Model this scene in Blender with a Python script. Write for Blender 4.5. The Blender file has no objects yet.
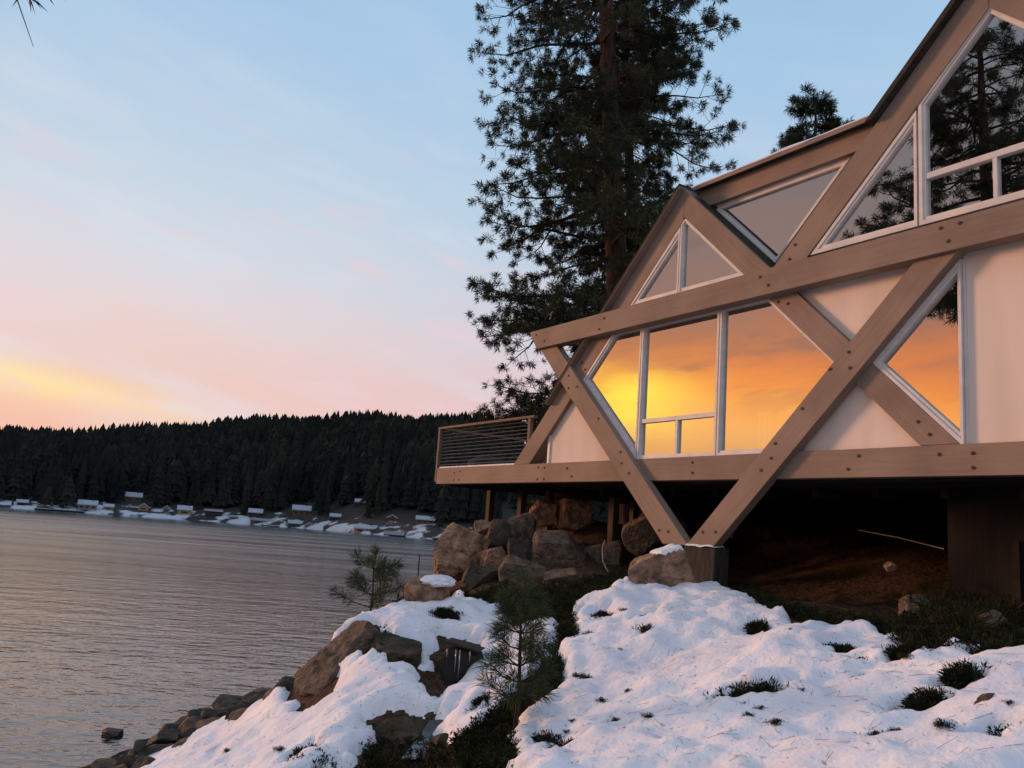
import bpy, bmesh, math, random
import numpy as np
from mathutils import Vector, Matrix, noise as mnoise

random.seed(7)
rng = np.random.default_rng(7)
scene = bpy.context.scene
COL = scene.collection
R = math.radians

# ------------------------------------------------------------------ camera
PITCH, ROLL, FPX = R(9.81225811), R(4.11460243), 858.1
FACADE = R(32.92887611)
LAKE = -5.0                                    # water level, the eye is at z = 0
fw = np.array([0, math.cos(PITCH), math.sin(PITCH)])
up0 = np.array([0, -math.sin(PITCH), math.cos(PITCH)])
rt0 = np.array([1.0, 0, 0])
rt = rt0 * math.cos(ROLL) + up0 * math.sin(ROLL)
up = -rt0 * math.sin(ROLL) + up0 * math.cos(ROLL)
cam = bpy.data.cameras.new('camera')
cam.sensor_width = 36
cam.lens = FPX / 1024 * 36
cam.clip_start = 0.1
cam.clip_end = 6000
camo = bpy.data.objects.new('camera', cam)
COL.objects.link(camo)
M = Matrix.Identity(4)
for i in range(3):
    M[i][0], M[i][1], M[i][2] = rt[i], up[i], -fw[i]
camo.matrix_world = M
scene.camera = camo


def ray(px, py):
    d = fw * FPX + rt * (px - 512) - up * (py - 384)
    return d / np.hypot(d[0], d[1])


def at(px, py, d):
    """survey helper: sight line at horizontal distance d from the tripod"""
    return ray(px, py) * d


# ------------------------------------------------------------------ helpers
def tag(o, label=None, cat=None, group=None, kind=None):
    if label: o['label'] = label
    if cat: o['category'] = cat
    if group: o['group'] = group
    if kind: o['kind'] = kind
    return o


def empty(name, loc=(0, 0, 0), rz=0, label=None, cat=None, group=None):
    o = bpy.data.objects.new(name, None)
    o.empty_display_size = 0.3
    COL.objects.link(o)
    o.location = loc
    o.rotation_euler = (0, 0, rz)
    return tag(o, label, cat, group)


class MB:
    """mesh collector (lists and numpy blocks)"""
    def __init__(s):
        s.v, s.f, s.m = [], [], []
        s.nv = 0

    def add(s, verts, faces, mi=0):
        b = s.nv
        s.v.append(np.asarray(verts, dtype=float).reshape(-1, 3))
        s.nv += len(s.v[-1])
        for f in faces:
            s.f.append([i + b for i in f])
            s.m.append(mi)

    def block(s, verts, faces, mi=0):
        b = s.nv
        v = np.asarray(verts, dtype=float).reshape(-1, 3)
        s.v.append(v)
        s.nv += len(v)
        s.f.append((np.asarray(faces) + b, mi))
        s.m.append(None)

    def box(s, x0, x1, y0, y1, z0, z1, mi=0):
        v = [(x, y, z) for z in (z0, z1) for y in (y0, y1) for x in (x0, x1)]
        s.add(v, [(0, 2, 3, 1), (4, 5, 7, 6), (0, 1, 5, 4), (2, 6, 7, 3), (0, 4, 6, 2), (1, 3, 7, 5)], mi)

    def prism(s, poly, y0, y1, mi=0):
        """polygon in x,z extruded along y"""
        n = len(poly)
        v = [(p[0], y0, p[1]) for p in poly] + [(p[0], y1, p[1]) for p in poly]
        f = [list(range(n)), list(range(2 * n - 1, n - 1, -1))]
        f += [(i, i + n, (i + 1) % n + n, (i + 1) % n) for i in range(n)]
        s.add(v, f, mi)

    def ring(s, outer, inner, y0, y1, mi=0):
        n = len(outer)
        v = [(p[0], y0, p[1]) for p in outer] + [(p[0], y0, p[1]) for p in inner]
        v += [(p[0], y1, p[1]) for p in outer] + [(p[0], y1, p[1]) for p in inner]
        f = []
        for i in range(n):
            j = (i + 1) % n
            f += [(i, j, n + j, n + i), (2 * n + i, 3 * n + i, 3 * n + j, 2 * n + j),
                  (i, 2 * n + i, 2 * n + j, j), (n + i, n + j, 3 * n + j, 3 * n + i)]
        s.add(v, f, mi)

    def tube(s, pts, rad, n=6, mi=0, cap=True):
        pts = [np.asarray(p, float) for p in pts]
        rings = []
        for i, p in enumerate(pts):
            t = pts[min(i + 1, len(pts) - 1)] - pts[max(i - 1, 0)]
            t = t / (np.linalg.norm(t) + 1e-9)
            a = np.cross(t, [0, 0, 1.0]) if abs(t[2]) < 0.95 else np.cross(t, [1.0, 0, 0])
            a /= np.linalg.norm(a)
            b = np.cross(t, a)
            r = rad[i] if hasattr(rad, '__len__') else rad
            ang = np.arange(n) / n * 2 * math.pi
            rings.append(p + r * (np.cos(ang)[:, None] * a + np.sin(ang)[:, None] * b))
        v = np.concatenate(rings)
        f = []
        for i in range(len(pts) - 1):
            for k in range(n):
                f.append((i * n + k, i * n + (k + 1) % n, (i + 1) * n + (k + 1) % n, (i + 1) * n + k))
        if cap:
            f.append(list(range(n - 1, -1, -1)))
            f.append([(len(pts) - 1) * n + k for k in range(n)])
        s.add(v, f, mi)

    def mesh(s, name, mats, smooth=False):
        me = bpy.data.meshes.new(name)
        V = np.concatenate(s.v) if s.v else np.zeros((0, 3))
        loops, sizes, mis = [], [], []
        for f, m in zip(s.f, s.m):
            if m is None:
                arr, mi = f
                loops.append(arr.ravel())
                sizes.append(np.full(len(arr), arr.shape[1]))
                mis.append(np.full(len(arr), mi))
            else:
                loops.append(np.asarray(f))
                sizes.append(np.array([len(f)]))
                mis.append(np.array([m]))
        L = np.concatenate(loops).astype(np.int32)
        S = np.concatenate(sizes).astype(np.int32)
        MI = np.concatenate(mis).astype(np.int32)
        me.vertices.add(len(V)); me.vertices.foreach_set('co', V.ravel())
        me.loops.add(len(L)); me.loops.foreach_set('vertex_index', L)
        me.polygons.add(len(S))
        me.polygons.foreach_set('loop_start', np.concatenate([[0], np.cumsum(S)[:-1]]).astype(np.int32))
        me.polygons.foreach_set('loop_total', S)
        me.polygons.foreach_set('material_index', MI)
        me.polygons.foreach_set('use_smooth', np.full(len(S), smooth))
        for m in (mats if isinstance(mats, (list, tuple)) else [mats]):
            me.materials.append(m)
        me.update(calc_edges=True)
        me.validate()
        return me

    def build(s, name, mats, parent=None, smooth=False, bevel=0):
        me = s.mesh(name, mats, smooth)
        bm = bmesh.new(); bm.from_mesh(me)
        if len(me.polygons) < 4000:
            bmesh.ops.recalc_face_normals(bm, faces=bm.faces)
        bm.to_mesh(me); bm.free()
        o = bpy.data.objects.new(name, me)
        COL.objects.link(o)
        if parent: o.parent = parent
        if bevel:
            b = o.modifiers.new('bevel', 'BEVEL'); b.width = bevel; b.segments = 2; b.limit_method = 'ANGLE'
        return o


def inset(poly, w):
    """inward offset of a convex polygon; w is one width or one per edge"""
    n = len(poly)
    A = 0.5 * sum(poly[i][0] * poly[(i + 1) % n][1] - poly[(i + 1) % n][0] * poly[i][1] for i in range(n))
    sg = 1 if A > 0 else -1
    L = []
    for i in range(n):
        p, q = np.array(poly[i]), np.array(poly[(i + 1) % n])
        t = (q - p) / np.linalg.norm(q - p)
        nn = np.array([-t[1], t[0]]) * sg
        ww = w[i] if hasattr(w, '__len__') else w
        L.append((nn, nn @ p + ww))
    out = []
    for i in range(n):
        a, b = L[i - 1], L[i]
        out.append(tuple(np.linalg.solve(np.array([a[0], b[0]]), np.array([a[1], b[1]]))))
    return out


# ------------------------------------------------------------------ materials
def node_mat(name):
    m = bpy.data.materials.new(name)
    m.use_nodes = True
    nt = m.node_tree
    b = nt.nodes['Principled BSDF']
    return m, nt, b


def mat(name, c1, c2=None, rough=0.8, scale=4.0, stretch=(1, 1, 1), bump=0.0, bscale=None, detail=6, spec=0.3, pos=(0.35, 0.65), c3=None, dist=0.02, rot=None, grain=None):
    m, nt, b = node_mat(name)
    b.inputs['Roughness'].default_value = rough
    b.inputs['Specular IOR Level'].default_value = spec
    tc = nt.nodes.new('ShaderNodeTexCoord')
    mp = nt.nodes.new('ShaderNodeMapping'); mp.inputs['Scale'].default_value = stretch
    src = tc.outputs['Object']
    if rot is not None:
        m0 = nt.nodes.new('ShaderNodeMapping'); m0.inputs['Rotation'].default_value = (0, rot, 0)
        nt.links.new(src, m0.inputs['Vector']); src = m0.outputs[0]
    nt.links.new(src, mp.inputs['Vector'])
    nz = nt.nodes.new('ShaderNodeTexNoise'); nz.inputs['Scale'].default_value = scale; nz.inputs['Detail'].default_value = detail
    nt.links.new(src if grain else mp.outputs[0], nz.inputs['Vector'])
    cr = nt.nodes.new('ShaderNodeValToRGB')
    cr.color_ramp.elements[0].position = pos[0]; cr.color_ramp.elements[0].color = (*c1, 1)
    cr.color_ramp.elements[1].position = pos[1]; cr.color_ramp.elements[1].color = (*(c2 or c1), 1)
    if c3:
        e = cr.color_ramp.elements.new(min(0.98, pos[1] + 0.12)); e.color = (*c3, 1)
    nt.links.new(nz.outputs['Fac'], cr.inputs['Fac'])
    nt.links.new(cr.outputs['Color'], b.inputs['Base Color'])
    if grain:
        ng = nt.nodes.new('ShaderNodeTexNoise'); ng.inputs['Scale'].default_value = grain; ng.inputs['Detail'].default_value = 7; ng.inputs['Roughness'].default_value = .65
        nt.links.new(mp.outputs[0], ng.inputs['Vector'])
        cg = nt.nodes.new('ShaderNodeValToRGB'); cg.color_ramp.elements[0].position = .28; cg.color_ramp.elements[0].color = (.62, .60, .58, 1)
        cg.color_ramp.elements[1].position = .62; cg.color_ramp.elements[1].color = (1.06, 1.06, 1.06, 1)
        nt.links.new(ng.outputs['Fac'], cg.inputs['Fac'])
        mg = nt.nodes.new('ShaderNodeMix'); mg.data_type = 'RGBA'; mg.blend_type = 'MULTIPLY'; mg.inputs['Factor'].default_value = .42
        nt.links.new(cr.outputs['Color'], mg.inputs['A']); nt.links.new(cg.outputs['Color'], mg.inputs['B']); nt.links.new(mg.outputs['Result'], b.inputs['Base Color'])
    if bump:
        n2 = nt.nodes.new('ShaderNodeTexNoise'); n2.inputs['Scale'].default_value = bscale or scale * 4; n2.inputs['Detail'].default_value = 8
        nt.links.new(mp.outputs[0], n2.inputs['Vector'])
        bp = nt.nodes.new('ShaderNodeBump'); bp.inputs['Strength'].default_value = bump; bp.inputs['Distance'].default_value = dist
        nt.links.new(n2.outputs['Fac'], bp.inputs['Height'])
        nt.links.new(bp.outputs[0], b.inputs['Normal'])
    return m


MT = {}
for nm_, rt_a in (('beam', 0.0), ('beam_rise', R(44.35)), ('beam_fall', -R(44.35))):
    MT[nm_] = mat('painted_' + nm_, (.215, .160, .128), (.285, .213, .170), .75, 1.1, (.55, 3, 9), .5, 5, dist=.006, rot=rt_a, grain=2.6)
MT['panel'] = mat('white_stucco_panel', (.66, .565, .50), (.77, .67, .60), .8, 1.3, (1.6, 1, .16), .15, 60, dist=.004)
MT['frame'] = mat('white_window_frame', (.60, .58, .57), (.70, .68, .66), .5, 5)
MT['bolt'] = mat('dark_bolt', (.03, .02, .017), (.07, .04, .03), .6, 30)
MT['roof'] = mat('dark_roofing', (.025, .022, .02), (.05, .045, .035), .9, 10, bump=.5, bscale=60)
MT['moss'] = mat('mossy_beam_top', (.02, .022, .012), (.05, .05, .03), .95, 12, bump=.6, bscale=50)
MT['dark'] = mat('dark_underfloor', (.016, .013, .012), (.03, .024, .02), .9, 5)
MT['room'] = mat('dim_room', (.16, .12, .09), (.2, .15, .11), .9, 2)
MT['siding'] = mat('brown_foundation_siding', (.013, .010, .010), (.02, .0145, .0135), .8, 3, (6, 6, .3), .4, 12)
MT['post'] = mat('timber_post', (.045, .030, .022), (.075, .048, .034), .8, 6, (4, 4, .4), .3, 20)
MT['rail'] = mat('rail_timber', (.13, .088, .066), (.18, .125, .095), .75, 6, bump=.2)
MT['cable'] = mat('rail_cable', (.05, .05, .05), (.08, .08, .08), .5, 30)
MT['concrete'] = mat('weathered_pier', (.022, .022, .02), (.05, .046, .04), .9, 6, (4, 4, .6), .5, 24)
MT['snow'] = None
MT['rock_tan'] = mat('tan_rock', (.13, .085, .058), (.42, .26, .165), .92, 6.5, detail=10, bump=1.0, bscale=16, c3=(.46, .30, .20), dist=.10)
MT['rock_brown'] = mat('brown_rock', (.07, .052, .040), (.19, .135, .095), .92, 7, detail=10, bump=1.0, bscale=18, c3=(.23, .165, .115), dist=.09)
MT['rock_dark'] = mat('dark_wet_rock', (.022, .02, .017), (.075, .06, .047), .8, 3, bump=1.0, bscale=9, c3=(.11, .09, .07), dist=.05)
MT['moss_rock'] = mat('mossy_rock', (.025, .026, .014), (.085, .065, .042), .95, 4, bump=1.0, bscale=12, c3=(.14, .10, .07), dist=.05)
MT['bark'] = mat('pine_bark', (.028, .018, .014), (.10, .05, .032), .95, 3.5, (3, 3, .5), 1.0, 9, c3=(.14, .068, .042), dist=.05)
MT['twig'] = mat('twig_bark', (.022, .017, .013), (.05, .036, .027), .95, 8)
MT['needle'] = mat('pine_needles', (.026, .038, .022), (.062, .072, .038), .7, 1.2, spec=.15, c3=(.10, .075, .042))
MT['needle_dark'] = mat('pine_needles_dark', (.018, .028, .019), (.040, .052, .03), .7, 1.2, spec=.15)
MT['needle_soft'] = mat('sapling_needles', (.026, .046, .020), (.07, .09, .042), .7, 6, spec=.15)
MT['juniper'] = mat('juniper_leaves', (.010, .014, .007), (.030, .033, .014), .8, 5, spec=.1, c3=(.055, .040, .02))
MT['far_tree'] = mat('far_conifer', (.013, .017, .016), (.027, .030, .024), .95, .035, spec=.05, detail=8, c3=(.036, .035, .027))
MT['far_trunk'] = mat('far_conifer_trunk', (.02, .016, .013), (.03, .024, .018), .95, 1)
MT['wood_pale'] = mat('bleached_wood', (.28, .22, .16), (.4, .32, .25), .85, 5, (1, 8, 8), .3, 20)
MT['wood_dark'] = mat('wet_plank', (.018, .015, .012), (.045, .036, .028), .8, 4, (1, 8, 8), .6, 20)
MT['h_brown'] = mat('cabin_brown', (.10, .06, .035), (.16, .10, .06), .9, .6)
MT['h_dark'] = mat('cabin_dark', (.022, .022, .022), (.04, .038, .034), .9, .6)
MT['h_grey'] = mat('cabin_grey', (.14, .14, .15), (.2, .2, .21), .9, .6)
MT['h_tan'] = mat('cabin_tan', (.25, .17, .095), (.32, .22, .13), .9, .6)
MT['h_green'] = mat('cabin_green', (.05, .065, .058), (.075, .09, .08), .9, .6)
MT['h_win'] = mat('cabin_window', (.012, .013, .016), (.02, .02, .024), .2, 1)
MT['ice'] = mat('ice', (.16, .19, .22), (.25, .28, .31), .15, 8)
MT['black'] = mat('black_cover', (.012, .012, .013), (.022, .022, .022), .7, 6, bump=.3)


def snow_material():
    m, nt, b = node_mat('snow')
    b.inputs['Roughness'].default_value = .65
    b.inputs['Specular IOR Level'].default_value = .2
    b.inputs['Subsurface Weight'].default_value = .0
    tc = nt.nodes.new('ShaderNodeTexCoord')
    n1 = nt.nodes.new('ShaderNodeTexNoise'); n1.inputs['Scale'].default_value = 1.1; n1.inputs['Detail'].default_value = 5
    n2 = nt.nodes.new('ShaderNodeTexNoise'); n2.inputs['Scale'].default_value = 22; n2.inputs['Detail'].default_value = 5
    n3 = nt.nodes.new('ShaderNodeTexVoronoi'); n3.inputs['Scale'].default_value = 7
    for n in (n1, n2, n3): nt.links.new(tc.outputs['Object'], n.inputs['Vector'])
    cr = nt.nodes.new('ShaderNodeValToRGB')
    cr.color_ramp.elements[0].position = .3; cr.color_ramp.elements[0].color = (.63, .675, .76, 1)
    cr.color_ramp.elements[1].position = .65; cr.color_ramp.elements[1].color = (.81, .815, .85, 1)
    nt.links.new(n1.outputs['Fac'], cr.inputs['Fac'])
    # fine litter (fallen needles and dirt specks lying on the snow)
    n4 = nt.nodes.new('ShaderNodeTexNoise'); n4.inputs['Scale'].default_value = 34; n4.inputs['Detail'].default_value = 3
    mp4 = nt.nodes.new('ShaderNodeMapping'); mp4.inputs['Scale'].default_value = (1, .35, 1); mp4.inputs['Rotation'].default_value = (0, 0, .6)
    nt.links.new(tc.outputs['Object'], mp4.inputs['Vector']); nt.links.new(mp4.outputs[0], n4.inputs['Vector'])
    c4 = nt.nodes.new('ShaderNodeValToRGB')
    c4.color_ramp.elements[0].position = .27; c4.color_ramp.elements[0].color = (.35, .27, .22, 1)
    c4.color_ramp.elements[1].position = .36; c4.color_ramp.elements[1].color = (1, 1, 1, 1)
    nt.links.new(n4.outputs['Fac'], c4.inputs['Fac'])
    mx = nt.nodes.new('ShaderNodeMix'); mx.data_type = 'RGBA'; mx.blend_type = 'MULTIPLY'; mx.inputs['Factor'].default_value = .8
    nt.links.new(cr.outputs['Color'], mx.inputs['A']); nt.links.new(c4.outputs['Color'], mx.inputs['B'])
    nt.links.new(mx.outputs['Result'], b.inputs['Base Color'])
    ad = nt.nodes.new('ShaderNodeMath'); ad.operation = 'MULTIPLY_ADD'; ad.inputs[1].default_value = .35
    nt.links.new(n3.outputs['Distance'], ad.inputs[0]); nt.links.new(n2.outputs['Fac'], ad.inputs[2])
    bp = nt.nodes.new('ShaderNodeBump'); bp.inputs['Strength'].default_value = .45; bp.inputs['Distance'].default_value = .035
    nt.links.new(ad.outputs[0], bp.inputs['Height'])
    nt.links.new(bp.outputs[0], b.inputs['Normal'])
    return m


MT['snow'] = snow_material()
MT['far_snow'] = mat('far_snow', (.27, .31, .37), (.42, .46, .52), .9, .08)


def ground_material():
    m, nt, b = node_mat('soil_and_litter')
    b.inputs['Roughness'].default_value = .95
    b.inputs['Specular IOR Level'].default_value = .1
    tc = nt.nodes.new('ShaderNodeTexCoord')
    n1 = nt.nodes.new('ShaderNodeTexNoise'); n1.inputs['Scale'].default_value = 1.3; n1.inputs['Detail'].default_value = 8
    n2 = nt.nodes.new('ShaderNodeTexNoise'); n2.inputs['Scale'].default_value = 14; n2.inputs['Detail'].default_value = 8
    for n in (n1, n2): nt.links.new(tc.outputs['Object'], n.inputs['Vector'])
    cr = nt.nodes.new('ShaderNodeValToRGB')
    cr.color_ramp.elements[0].position = .3; cr.color_ramp.elements[0].color = (.035, .032, .02, 1)
    cr.color_ramp.elements[1].position = .7; cr.color_ramp.elements[1].color = (.10, .058, .04, 1)
    e = cr.color_ramp.elements.new(.5); e.color = (.06, .038, .026, 1)
    nt.links.new(n1.outputs['Fac'], cr.inputs['Fac'])
    c2 = nt.nodes.new('ShaderNodeValToRGB')
    c2.color_ramp.elements[0].position = .3; c2.color_ramp.elements[0].color = (.35, .33, .3, 1)
    c2.color_ramp.elements[1].position = .7; c2.color_ramp.elements[1].color = (1.5, 1.4, 1.3, 1)
    nt.links.new(n2.outputs['Fac'], c2.inputs['Fac'])
    mx = nt.nodes.new('ShaderNodeMix'); mx.data_type = 'RGBA'; mx.blend_type = 'MULTIPLY'; mx.inputs['Factor'].default_value = 1
    nt.links.new(cr.outputs['Color'], mx.inputs['A']); nt.links.new(c2.outputs['Color'], mx.inputs['B'])
    nt.links.new(mx.outputs['Result'], b.inputs['Base Color'])
    bp = nt.nodes.new('ShaderNodeBump'); bp.inputs['Strength'].default_value = .8; bp.inputs['Distance'].default_value = .03
    nt.links.new(n2.outputs['Fac'], bp.inputs['Height']); nt.links.new(bp.outputs[0], b.inputs['Normal'])
    return m


MT['ground'] = ground_material()


def glass_material():
    m = bpy.data.materials.new('window_glass'); m.use_nodes = True
    nt = m.node_tree; nt.nodes.clear()
    out = nt.nodes.new('ShaderNodeOutputMaterial')
    gl = nt.nodes.new('ShaderNodeBsdfGlossy'); gl.inputs['Roughness'].default_value = 0.0; gl.inputs['Color'].default_value = (.93, .93, .93, 1)
    tr = nt.nodes.new('ShaderNodeBsdfTransparent'); tr.inputs['Color'].default_value = (.55, .56, .55, 1)
    mx = nt.nodes.new('ShaderNodeMixShader'); mx.inputs[0].default_value = .58
    tc = nt.nodes.new('ShaderNodeTexCoord')
    nz = nt.nodes.new('ShaderNodeTexNoise'); nz.inputs['Scale'].default_value = .9; nz.inputs['Detail'].default_value = 1
    bp = nt.nodes.new('ShaderNodeBump'); bp.inputs['Strength'].default_value = .08; bp.inputs['Distance'].default_value = .02
    nt.links.new(tc.outputs['Object'], nz.inputs['Vector']); nt.links.new(nz.outputs['Fac'], bp.inputs['Height'])
    nt.links.new(bp.outputs[0], gl.inputs['Normal'])
    nt.links.new(tr.outputs[0], mx.inputs[1]); nt.links.new(gl.outputs[0], mx.inputs[2]); nt.links.new(mx.outputs[0], out.inputs['Surface'])
    return m


MT['glass'] = glass_material()


def water_material():
    m, nt, b = node_mat('lake_water')
    b.inputs['Base Color'].default_value = (.012, .018, .022, 1)
    b.inputs['Roughness'].default_value = .05
    b.inputs['IOR'].default_value = 1.5
    b.inputs['Specular IOR Level'].default_value = .5
    tc = nt.nodes.new('ShaderNodeTexCoord')
    hs = None
    for sc, st, w in ((.30, (1, 2.0, 1), .75), (1.15, (1, 1.7, 1), .46), (3.6, (1, 1.4, 1), .17)):
        mp = nt.nodes.new('ShaderNodeMapping'); mp.inputs['Scale'].default_value = st; mp.inputs['Rotation'].default_value = (0, 0, .12)
        nz = nt.nodes.new('ShaderNodeTexNoise'); nz.inputs['Scale'].default_value = sc; nz.inputs['Detail'].default_value = 3
        nt.links.new(tc.outputs['Object'], mp.inputs['Vector']); nt.links.new(mp.outputs[0], nz.inputs['Vector'])
        ml = nt.nodes.new('ShaderNodeMath'); ml.operation = 'MULTIPLY_ADD'; ml.inputs[1].default_value = w; ml.inputs[2].default_value = 0
        nt.links.new(nz.outputs['Fac'], ml.inputs[0])
        if hs: nt.links.new(hs, ml.inputs[2])
        hs = ml.outputs[0]
    bp = nt.nodes.new('ShaderNodeBump'); bp.inputs['Strength'].default_value = 1.0; bp.inputs['Distance'].default_value = .095
    ln = nt.nodes.new('ShaderNodeVectorMath'); ln.operation = 'LENGTH'; nt.links.new(tc.outputs['Object'], ln.inputs[0])
    mr = nt.nodes.new('ShaderNodeMapRange'); mr.inputs[1].default_value = 40; mr.inputs[2].default_value = 260; mr.inputs[3].default_value = 1.0; mr.inputs[4].default_value = .38
    m3 = nt.nodes.new('ShaderNodeMapRange'); m3.inputs[1].default_value = 15; m3.inputs[2].default_value = 140; m3.inputs[3].default_value = .06; m3.inputs[4].default_value = .24
    nt.links.new(ln.outputs['Value'], m3.inputs[0]); ROUGH = m3
    # wind streaks: ruffled and calmer bands lying across the lake
    mpw = nt.nodes.new('ShaderNodeMapping'); mpw.inputs['Scale'].default_value = (.012, .075, 1); mpw.inputs['Rotation'].default_value = (0, 0, .1)
    nw = nt.nodes.new('ShaderNodeTexNoise'); nw.inputs['Scale'].default_value = 1.0; nw.inputs['Detail'].default_value = 6; nw.inputs['Roughness'].default_value = .65
    nt.links.new(tc.outputs['Object'], mpw.inputs['Vector']); nt.links.new(mpw.outputs[0], nw.inputs['Vector'])
    mw = nt.nodes.new('ShaderNodeMapRange'); mw.inputs[1].default_value = .3; mw.inputs[2].default_value = .7; mw.inputs[3].default_value = .55; mw.inputs[4].default_value = 1.35
    nt.links.new(nw.outputs['Fac'], mw.inputs[0])
    ms = nt.nodes.new('ShaderNodeMath'); ms.operation = 'MULTIPLY'; nt.links.new(mr.outputs[0], ms.inputs[0]); nt.links.new(mw.outputs[0], ms.inputs[1])
    nt.links.new(ln.outputs['Value'], mr.inputs[0]); nt.links.new(ms.outputs[0], bp.inputs['Strength'])
    lee = nt.nodes.new('ShaderNodeMapRange'); lee.inputs[1].default_value = 290; lee.inputs[2].default_value = 430; lee.inputs[3].default_value = 1.0; lee.inputs[4].default_value = .35
    nt.links.new(ln.outputs['Value'], lee.inputs[0])
    m5 = nt.nodes.new('ShaderNodeMath'); m5.operation = 'MULTIPLY'; nt.links.new(mw.outputs[0], m5.inputs[0]); nt.links.new(lee.outputs[0], m5.inputs[1])
    mq = nt.nodes.new('ShaderNodeMath'); mq.operation = 'MULTIPLY'; nt.links.new(ROUGH.outputs[0], mq.inputs[0]); nt.links.new(m5.outputs[0], mq.inputs[1]); nt.links.new(mq.outputs[0], b.inputs['Roughness'])
    nt.links.new(hs, bp.inputs['Height']); nt.links.new(bp.outputs[0], b.inputs['Normal'])
    return m


MT['water'] = water_material()

# ------------------------------------------------------------------ world
SUN_AZ, SUN_EL = R(-80), R(9)
world = bpy.data.worlds.new('World'); scene.world = world
world.use_nodes = True
nt = world.node_tree; nt.nodes.clear()
N = nt.nodes.new; Lk = nt.links.new
out = N('ShaderNodeOutputWorld'); bg = N('ShaderNodeBackground')
tc = N('ShaderNodeTexCoord')
nrm = N('ShaderNodeVectorMath'); nrm.operation = 'NORMALIZE'; Lk(tc.outputs['Generated'], nrm.inputs[0])
sep = N('ShaderNodeSeparateXYZ'); Lk(nrm.outputs[0], sep.inputs[0])


def math_n(op, a, b=None, c=None, clamp=False):
    n = N('ShaderNodeMath'); n.operation = op; n.use_clamp = clamp
    for i, x in enumerate((a, b, c)):
        if x is None: continue
        if isinstance(x, (int, float)): n.inputs[i].default_value = x
        else: Lk(x, n.inputs[i])
    return n.outputs[0]


X, Y, Z = sep.outputs
hlen = math_n('SQRT', math_n('MAXIMUM', math_n('SUBTRACT', 1.0, math_n('MULTIPLY', Z, Z)), 1e-4))
adot = math_n('DIVIDE', math_n('ADD', math_n('MULTIPLY', X, math.sin(SUN_AZ)), math_n('MULTIPLY', Y, math.cos(SUN_AZ))), hlen)
azim = math_n('ARCTAN2', X, Y)
# streaky cloud noise in azimuth / elevation, tilted a little
cmb = N('ShaderNodeCombineXYZ')
Lk(math_n('MULTIPLY', azim, 2.2), cmb.inputs[0])
Lk(math_n('ADD', math_n('MULTIPLY', Z, 9.0), math_n('MULTIPLY', azim, 1.5)), cmb.inputs[1])
nzA = N('ShaderNodeTexNoise'); nzA.inputs['Scale'].default_value = 1.3; nzA.inputs['Detail'].default_value = 6; nzA.inputs['Roughness'].default_value = .52
Lk(cmb.outputs[0], nzA.inputs['Vector'])
nzB = N('ShaderNodeTexNoise'); nzB.inputs['Scale'].default_value = 3.6; nzB.inputs['Detail'].default_value = 5; nzB.inputs['Roughness'].default_value = .55
Lk(cmb.outputs[0], nzB.inputs['Vector'])
cl = math_n('SUBTRACT', nzA.outputs['Fac'], .5)
cl2 = math_n('SUBTRACT', nzB.outputs['Fac'], .5)
# displacement of the gradient by the clouds
zz = math_n('ADD', Z, math_n('MULTIPLY', math_n('ADD', cl, math_n('MULTIPLY', cl2, .4)), math_n('MULTIPLY_ADD', Z, .48, .03)))


def ramp(stops):
    n = N('ShaderNodeValToRGB')
    el = n.color_ramp.elements
    while len(el) < len(stops): el.new(.5)
    for e, (deg, c) in zip(el, stops):
        e.position = min(1, max(0, math.sin(R(deg)))) if deg > 0 else 0
        e.color = (*[x / 2 for x in c], 1)
    Lk(zz, n.inputs['Fac'])
    return n.outputs['Color']


def s2l(r, g, b):
    return tuple(((x / 255 + .055) / 1.055) ** 2.4 if x > 10 else x / 255 / 12.92 for x in (r, g, b))


west = ramp([(0, (.5, .30, .16)), (5.5, (.95, .46, .17)), (7.0, (1.25, .58, .19)), (8.2, (1.45, .63, .18)), (9.2, (1.55, .60, .11)), (10.4, (1.5, .46, .08)), (12, (1.12, .32, .09)), (13.6, (.74, .265, .13)), (15.5, (.52, .26, .20)), (18.5, (.42, .275, .24)), (23, (.33, .275, .28)), (29, (.28, .29, .33)), (42, (.36, .41, .52)), (90, (.52, .58, .75))])
midr = ramp([(0, s2l(236, 172, 152)), (3.5, s2l(242, 186, 168)), (6, s2l(242, 196, 180)), (8, s2l(236, 200, 192)), (10.5, s2l(231, 208, 205)), (13, s2l(225, 213, 216)), (17, s2l(209, 215, 225)), (22, s2l(192, 210, 226)), (29, s2l(172, 201, 228)), (36, s2l(160, 194, 226)), (50, s2l(184, 202, 228)), (90, s2l(200, 208, 230))])
east = ramp([(0, s2l(215, 180, 185)), (4, s2l(228, 186, 186)), (8, s2l(229, 195, 198)), (11, s2l(216, 203, 211)), (15, s2l(199, 208, 221)), (21, s2l(183, 206, 227)), (28, s2l(168, 200, 229)), (36, s2l(160, 194, 226)), (50, s2l(184, 202, 228)), (90, s2l(200, 208, 230))])


def mixc(f, a, b, mode='MIX'):
    n = N('ShaderNodeMix'); n.data_type = 'RGBA'; n.blend_type = mode
    if isinstance(f, (int, float)): n.inputs['Factor'].default_value = f
    else: Lk(f, n.inputs['Factor'])
    for x, k in ((a, 'A'), (b, 'B')):
        if isinstance(x, tuple): n.inputs[k].default_value = (*x, 1)
        else: Lk(x, n.inputs[k])
    return n.outputs['Result']


def mrange(v, a, b):
    n = N('ShaderNodeMapRange'); n.interpolation_type = 'SMOOTHSTEP'
    Lk(v, n.inputs[0]); n.inputs[1].default_value = a; n.inputs[2].default_value = b
    return n.outputs[0]


c = mixc(mrange(adot, .05, .62), east, midr)
c = mixc(mrange(adot, .66, .97), c, west)
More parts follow.
